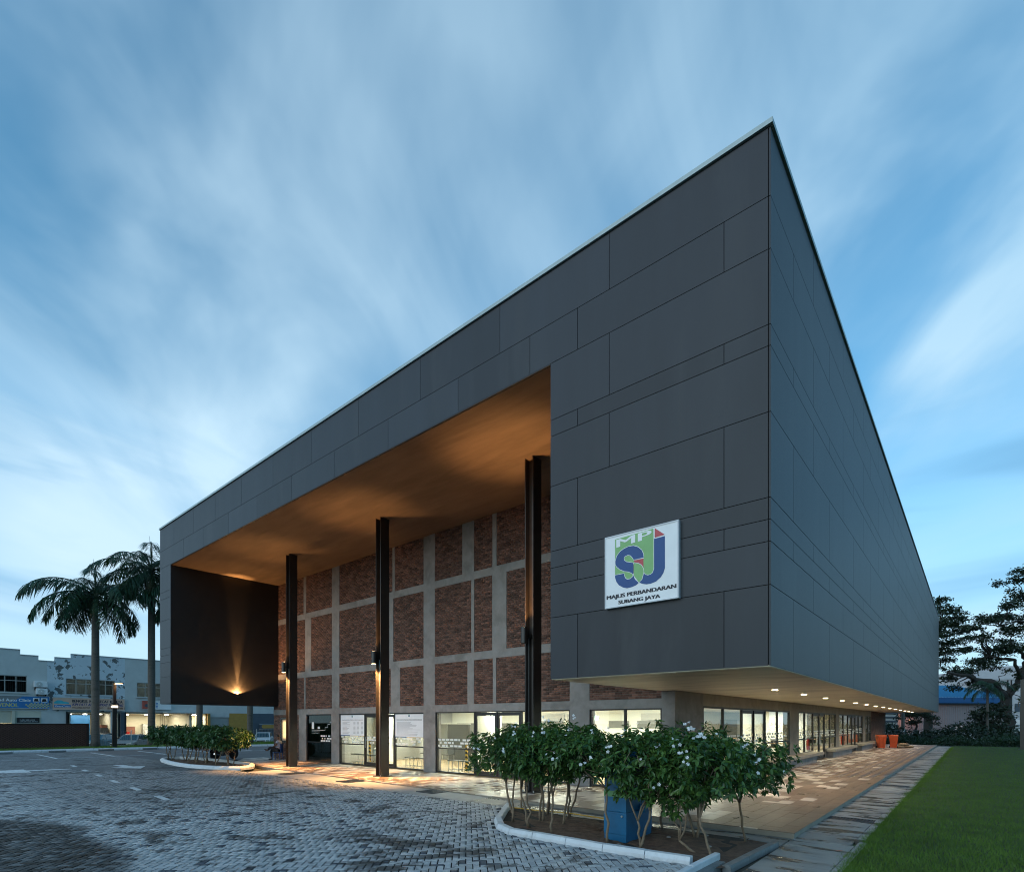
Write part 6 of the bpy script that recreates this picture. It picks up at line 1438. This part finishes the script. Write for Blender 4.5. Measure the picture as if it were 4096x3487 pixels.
# ---------------------------------------------------------------- cars
def car(loc, rz, body, lab, hatch=False, s=1.0):
    t = thing('parked_car', lab, 'car', loc, 'parked cars', rz, True)
    L, Hh = (3.75, 1.42) if hatch else (4.35, 1.40)
    x0, x1 = -L/2, L/2
    lowp = [(x0+.05, .28), (x0, .50), (x0+.04, .82), (x0+.15, .90), (x1-.95, .86), (x1-.15, .74), (x1, .62), (x1, .36), (x1-.08, .25)]
    n = len(lowp); mb = MB(); W0 = .82
    secs = [(-W0, .0), (-W0-.02, .0), (W0+.02, .0), (W0, .0)]
    def ring(y, inset_): return [(x*(1-inset_*.03), y, z) for x, z in lowp]
    for y, ins in ((-W0, 1), (-W0+.10, 0), (W0-.10, 0), (W0, 1)): mb.v += ring(y, ins)
    for k in range(3):
        for i in range(n): mb.f.append((k*n+i, k*n+(i+1) % n, (k+1)*n+(i+1) % n, (k+1)*n+i))
    mb.f.append(tuple(range(n-1, -1, -1))); mb.f.append(tuple(range(3*n, 4*n)))
    bd = obj('body', mb, body, t, bevel=.04)
    if hatch: gp = [(x0+.12, .88), (x0+.32, 1.36), (x0+.9, Hh), (x1-1.85, Hh-.02), (x1-1.1, .86)]
    else: gp = [(x0+.75, .88), (x0+1.2, 1.34), (x0+1.7, Hh), (x1-2.0, Hh-.02), (x1-1.2, .86)]
    cab = MB(); m_ = len(gp)
    for y, k in ((-W0+.06, 0), (-W0+.22, 1), (W0-.22, 1), (W0-.06, 0)): pass
    cab.v = [(x, -W0+.06+(.16 if z > 1 else 0), z) for x, z in gp]+[(x, W0-.06-(.16 if z > 1 else 0), z) for x, z in gp]
    cab.f = [tuple(range(m_-1, -1, -1)), tuple(range(m_, 2*m_))]+[(q, (q+1) % m_, m_+(q+1) % m_, m_+q) for q in range(m_)]
    cb_ = obj('cabin', cab, body, t, bevel=.03)
    # glass: windscreen, rear window, side windows set proud of the cabin
    def gl(nm, P): obj(nm, MB().quad(*P), 'car_glass_solid', cb_)
    (bx0, bz0), (bx1, bz1), (bx2, bz2), (bx3, bz3), (bx4, bz4) = gp
    e = .012; yo = W0-.06
    def lerp(a, b, f): return a+(b-a)*f
    fx = lambda f: (lerp(bx3, bx4, f)+e, lerp(bz3, bz4, f)+e)
    A, B = fx(.10), fx(.88); gl('windscreen', [(A[0], -yo+.24, A[1]), (A[0], yo-.24, A[1]), (B[0], yo-.10, B[1]), (B[0], -yo+.10, B[1])])
    rx = lambda f: (lerp(bx1, bx0, f)-e, lerp(bz1, bz0, f)+e)
    A, B = rx(.05), rx(.80); gl('rear_window', [(A[0], -yo+.24, A[1]), (B[0], -yo+.10, B[1]), (B[0], yo-.10, B[1]), (A[0], yo-.24, A[1])])
    for sgn in (-1, 1):
        yb, yt = sgn*(yo+e-.012), sgn*(yo-.15+e); zb, zt = .93, Hh-.09; md = (bx1+bx4)/2-.05
        xa, xb = lerp(bx0, bx1, .25)+.12, lerp(bx0, bx1, .95)+.12; xc, xd = lerp(bx4, bx3, .88)-.08, lerp(bx4, bx3, .12)-.12
        gl('side_window', [(xa, yb, zb), (md-.04, yb, zb), (md-.04, yt, zt), (xb, yt, zt)]); gl('side_window', [(md+.04, yb, zb), (xd, yb, zb), (xc, yt, zt), (md+.04, yt, zt)])
        obj('door_handle', MB().box(md-.3, md-.12, sgn*W0-.02, sgn*W0+.02, .76, .79), 'black', bd); obj('door_handle', MB().box(md+.55, md+.73, sgn*W0-.02, sgn*W0+.02, .74, .77), 'black', bd)
        obj('mirror', MB().box(xd-.12, xd+.02, sgn*(W0-.02), sgn*(W0+.16), .90, 1.02), body, t, bevel=.02)
        obj('headlight', MB().box(x1-.10, x1+.01, sgn*.62-.17, sgn*.62+.17, .56, .70), 'chrome', t, bevel=.02); obj('tail_light', MB().box(x0-.01, x0+.08, sgn*.64-.16, sgn*.64+.16, .62, .80), 'red_paint', t, bevel=.015)
        for wx in (x0+.72, x1-.78):
            wl = obj('wheel', MB().lathe([(.18, -.09), (.28, -.09), (.30, -.05), (.30, .05), (.28, .09), (.18, .09)], (wx, sgn*(W0-.09), .30), 20, 'y'), 'tyre', t, True); obj('rim', MB().lathe([(.04, -.075), (.18, -.085), (.18, .085), (.04, .075)], (wx, sgn*(W0-.085), .30), 10, 'y'), 'chrome', wl)
            obj('wheel_arch', MB().lathe([(.30, -.012), (.355, -.012), (.355, .012), (.30, .012)], (wx, sgn*(W0-.002), .31), 20, 'y'), 'black', t)
    obj('bumper', MB().box(x1-.10, x1+.05, -.78, .78, .30, .48), body, t, bevel=.03); obj('bumper', MB().box(x0-.05, x0+.08, -.78, .78, .32, .50), body, t, bevel=.03)
    obj('grille', MB().box(x1-.05, x1+.012, -.38, .38, .57, .67), 'black', t); obj('number_plate', MB().box(x1+.045, x1+.056, -.25, .25, .34, .45), 'black', t)
    return t
m = mat('car_glass_solid', (.03, .06, .07), .06, .1, 2, spec=.9); mat('car_silver', (.30, .30, .29), .3, .06, 3, metal=.4, coat=.5); mat('car_teal', (.03, .14, .19), .3, .06, 3, coat=.5); mat('car_white', (.62, .66, .70), .3, .05, 3, coat=.5); mat('car_dark', (.02, .022, .03), .3, .1, 3, coat=.5)
def place(u, v, dd): p = at(u, v, dd); return (p[0], p[1], GZ)
car(place(528, 2990, 47.5), -.62, 'car_silver', 'silver saloon car parked behind the fence right of the lamp post')
car(place(388, 2990, 48.0), -.75, 'car_teal', 'teal blue car parked behind the first palm trunk')
car(place(400, 2960, 53.0), -.75, 'car_dark', 'dark car parked behind the teal one')
car(place(1052, 2985, 55.5), -.55, 'car_white', 'white hatchback parked behind the fence beyond the porch', True)
q = at(3700, 2990, 66); car((q[0], q[1], -1.12), math.pi/2+.6, 'car_white', 'white car roof just showing above the hedge beyond the lawn', True)

# ---------------------------------------------------------------- beyond the lawn
mat('blue_roof', (.035, .22, .42), .4, .06, 2); mat('blue_fascia', (.012, .09, .26), .45, .06, 2); mat('metal_wall', (.28, .25, .26), .5, .06, 2); mat('white_block', (.52, .52, .54), .8, .05, 1.5, dirt=(.40, .40, .42, .5), dscale=.5)
def frame_xy(u, dd): p = at(u, 2887.4, dd); return Vector((p[0], p[1], 0))
def slab(a, b, z0, z1, th):  # upright slab along a->b (Vectors), thickness th away from the camera
    d_ = (b-a).normalized(); n_ = Vector((-d_.y, d_.x, 0))*th; mb = MB()
    mb.v = [(*p.xy, z0) for p in (a, b, b+n_, a+n_)]+[(*p.xy, z1) for p in (a, b, b+n_, a+n_)]; mb.f = [(0,3,2,1),(4,5,6,7),(0,1,5,4),(1,2,6,5),(2,3,7,6),(3,0,4,7)]; return mb
A, B = frame_xy(3520, 78), frame_xy(4010, 80); d_ = (B-A).normalized(); nrm = Vector((-d_.y, d_.x, 0))
sh = thing('metal_shed', 'grey corrugated shed with a bright blue metal roof behind the trees', 'building', tuple(A))
obj('wall', slab(A, B, -1.2, 4.9, 12), 'metal_wall', sh)
n = 66; L_ = (B-A).length
rib = MB()
for k in range(n):
    p = A+d_*L_*(k+.5)/n; s_ = MB().box(-.06, .06, -.05, .0, .2, 4.85); s_.xf(Matrix.Translation(p) @ Matrix.Rotation(math.atan2(d_.y, d_.x), 4, 'Z')); i = len(rib.v); rib.v += s_.v; rib.f += [tuple(i+q for q in f) for f in s_.f]
obj('corrugation', rib, 'metal_wall', sh, kind='stuff')
obj('fascia', slab(A-d_*.6-nrm*.7, B+d_*.6-nrm*.7, 4.75, 5.55, .15), 'blue_fascia', sh); obj('eave_shadow_board', slab(A-d_*.6-nrm*.55, B+d_*.6-nrm*.55, 4.55, 4.75, .5), 'black', sh)
ro = MB(); a, b = A-d_*.6-nrm*.7, B+d_*.6-nrm*.7; c, e_ = b+nrm*9, a+nrm*9
ro.quad((*a.xy, 5.56), (*b.xy, 5.56), (*c.xy, 7.9), (*e_.xy, 7.9)); roof = obj('roof', ro, 'blue_roof', sh)
for k in range(40):
    p = a.lerp(b, (k+.5)/40); q = e_.lerp(c, (k+.5)/40); obj('roof_rib', MB().tube([(*p.xy, 5.60), (*q.xy, 7.94)], .05, 4), 'blue_roof', roof)
obj('plinth', slab(A-nrm*.05, B-nrm*.05, -1.2, .75, .05), 'white_block', sh)
uc = at(3838, 2912, 77.5); obj('condenser', MB().box(uc[0]-.5, uc[0]+.5, uc[1]-.3, uc[1]+.3, uc[2]-.4, uc[2]+.4), 'letter_white', sh)
fl_ = at(3640, 2875, 76.6); emit('flood_glow', (1, .5, .2), 5); fd = thing('flood_light', 'small orange flood lamp on the shed wall behind the small tree', 'lamp', fl_)
obj('lamp_case', MB().box(fl_[0]-.15, fl_[0]+.15, fl_[1]-.1, fl_[1]+.4, fl_[2]-.08, fl_[2]+.08), 'black', fd); obj('lens', MB().box(fl_[0]-.12, fl_[0]+.12, fl_[1]-.08, fl_[1]+.3, fl_[2]-.10, fl_[2]-.085), 'flood_glow', fd)
spot('flood_beam', (fl_[0]-.4, fl_[1]-1.6, fl_[2]+1.6), (.35, 1, -.55), 420, (1, .42, .22), 140, .9, .3, fd)
A2, B2_ = frame_xy(3915, 86), frame_xy(4400, 84)
wb = thing('white_block', 'plain white building at the right edge behind the trees', 'building', tuple(A2))
obj('wall', slab(A2, B2_, -1.2, 10.4, 10), 'white_block', wb); d2 = (B2_-A2).normalized(); n2 = Vector((-d2.y, d2.x, 0))
obj('eave', slab(A2-d2*.2-n2*.15, B2_-n2*.15, 8.7, 10.8, .12), 'white_block', wb)
for f0, f1, z0, z1, m_ in ((.02, .13, 5.9, 8.4, 'slate'), (.30, .36, 3.6, 4.9, 'slate'), (.14, .20, 3.4, 4.0, 'room_glow')):
    w_ = obj('window', slab(A2+(B2_-A2)*f0-n2*.06, A2+(B2_-A2)*f1-n2*.06, z0, z1, .05), m_, wb); obj('frame', slab(A2+(B2_-A2)*f0-n2*.10, A2+(B2_-A2)*f1-n2*.10, z0-.1, z0, .1), 'white_block', w_)
for f0, z in ((.24, 5.0), (.27, 3.2)): p0 = A2+(B2_-A2)*f0; obj('downpipe', MB().tube([(*(p0-n2*.1).xy, -1), (*(p0-n2*.1).xy, 8.6)], .09, 8), 'black', wb)
p0 = A2+(B2_-A2)*.31-n2*.3; obj('condenser', MB().box(p0.x-.5, p0.x+.5, p0.y-.3, p0.y+.3, 1.6, 2.4), 'letter_white', wb)
obj('front_railing', slab(A2-n2*4, B2_-n2*4, .1, 1.4, .08), 'render_grey', wb)
# wire fence posts and a pole
wf = thing('wire_fence', 'wire fence on thin concrete posts behind the low hedge', 'fence', at(3700, 2990, 57.5))
for u in (3480, 3580, 3728, 3890, 4055, 4200):
    p = at(u, 2960, 57.5); obj('post', MB().box(p[0]-.06, p[0]+.06, p[1]-.06, p[1]+.06, -.3, 1.25), 'concrete', wf)
a, b = at(3480, 2900, 57.5), at(4200, 2900, 57.5)
wr = MB()
for k in range(8): wr.tube([(a[0], a[1], .1+.15*k), (b[0], b[1], .1+.15*k)], .006, 4)
obj('wires', wr, 'steel', wf, kind='stuff')
p = at(3612, 2960, 57); up_ = thing('utility_pole', 'pale concrete utility pole under the far end of the soffit', 'pole', (p[0], p[1], -.2))
obj('shaft', MB().lathe([(.17, 0), (.13, 5), (.11, 7.5)], (p[0], p[1], -.2), 12), 'concrete', up_, True); obj('band', MB().lathe([(.175, 0), (.175, .35)], (p[0], p[1], 1.0), 12), 'white_paint', up_)
A3, B3_ = frame_xy(3380, 74), frame_xy(3590, 74)
gb_ = thing('grey_block', 'grey louvred building seen under the far end of the hall', 'building', tuple(A3))
obj('wall', slab(A3, B3_, -1.2, 6, 6), 'render_grey', gb_); d3 = (B3_-A3).normalized(); n3 = Vector((-d3.y, d3.x, 0))
for k in range(7): obj('louvre', slab(A3-n3*.15, B3_-n3*.15, .9+.55*k, 1.15+.55*k, .12), 'slate', gb_)
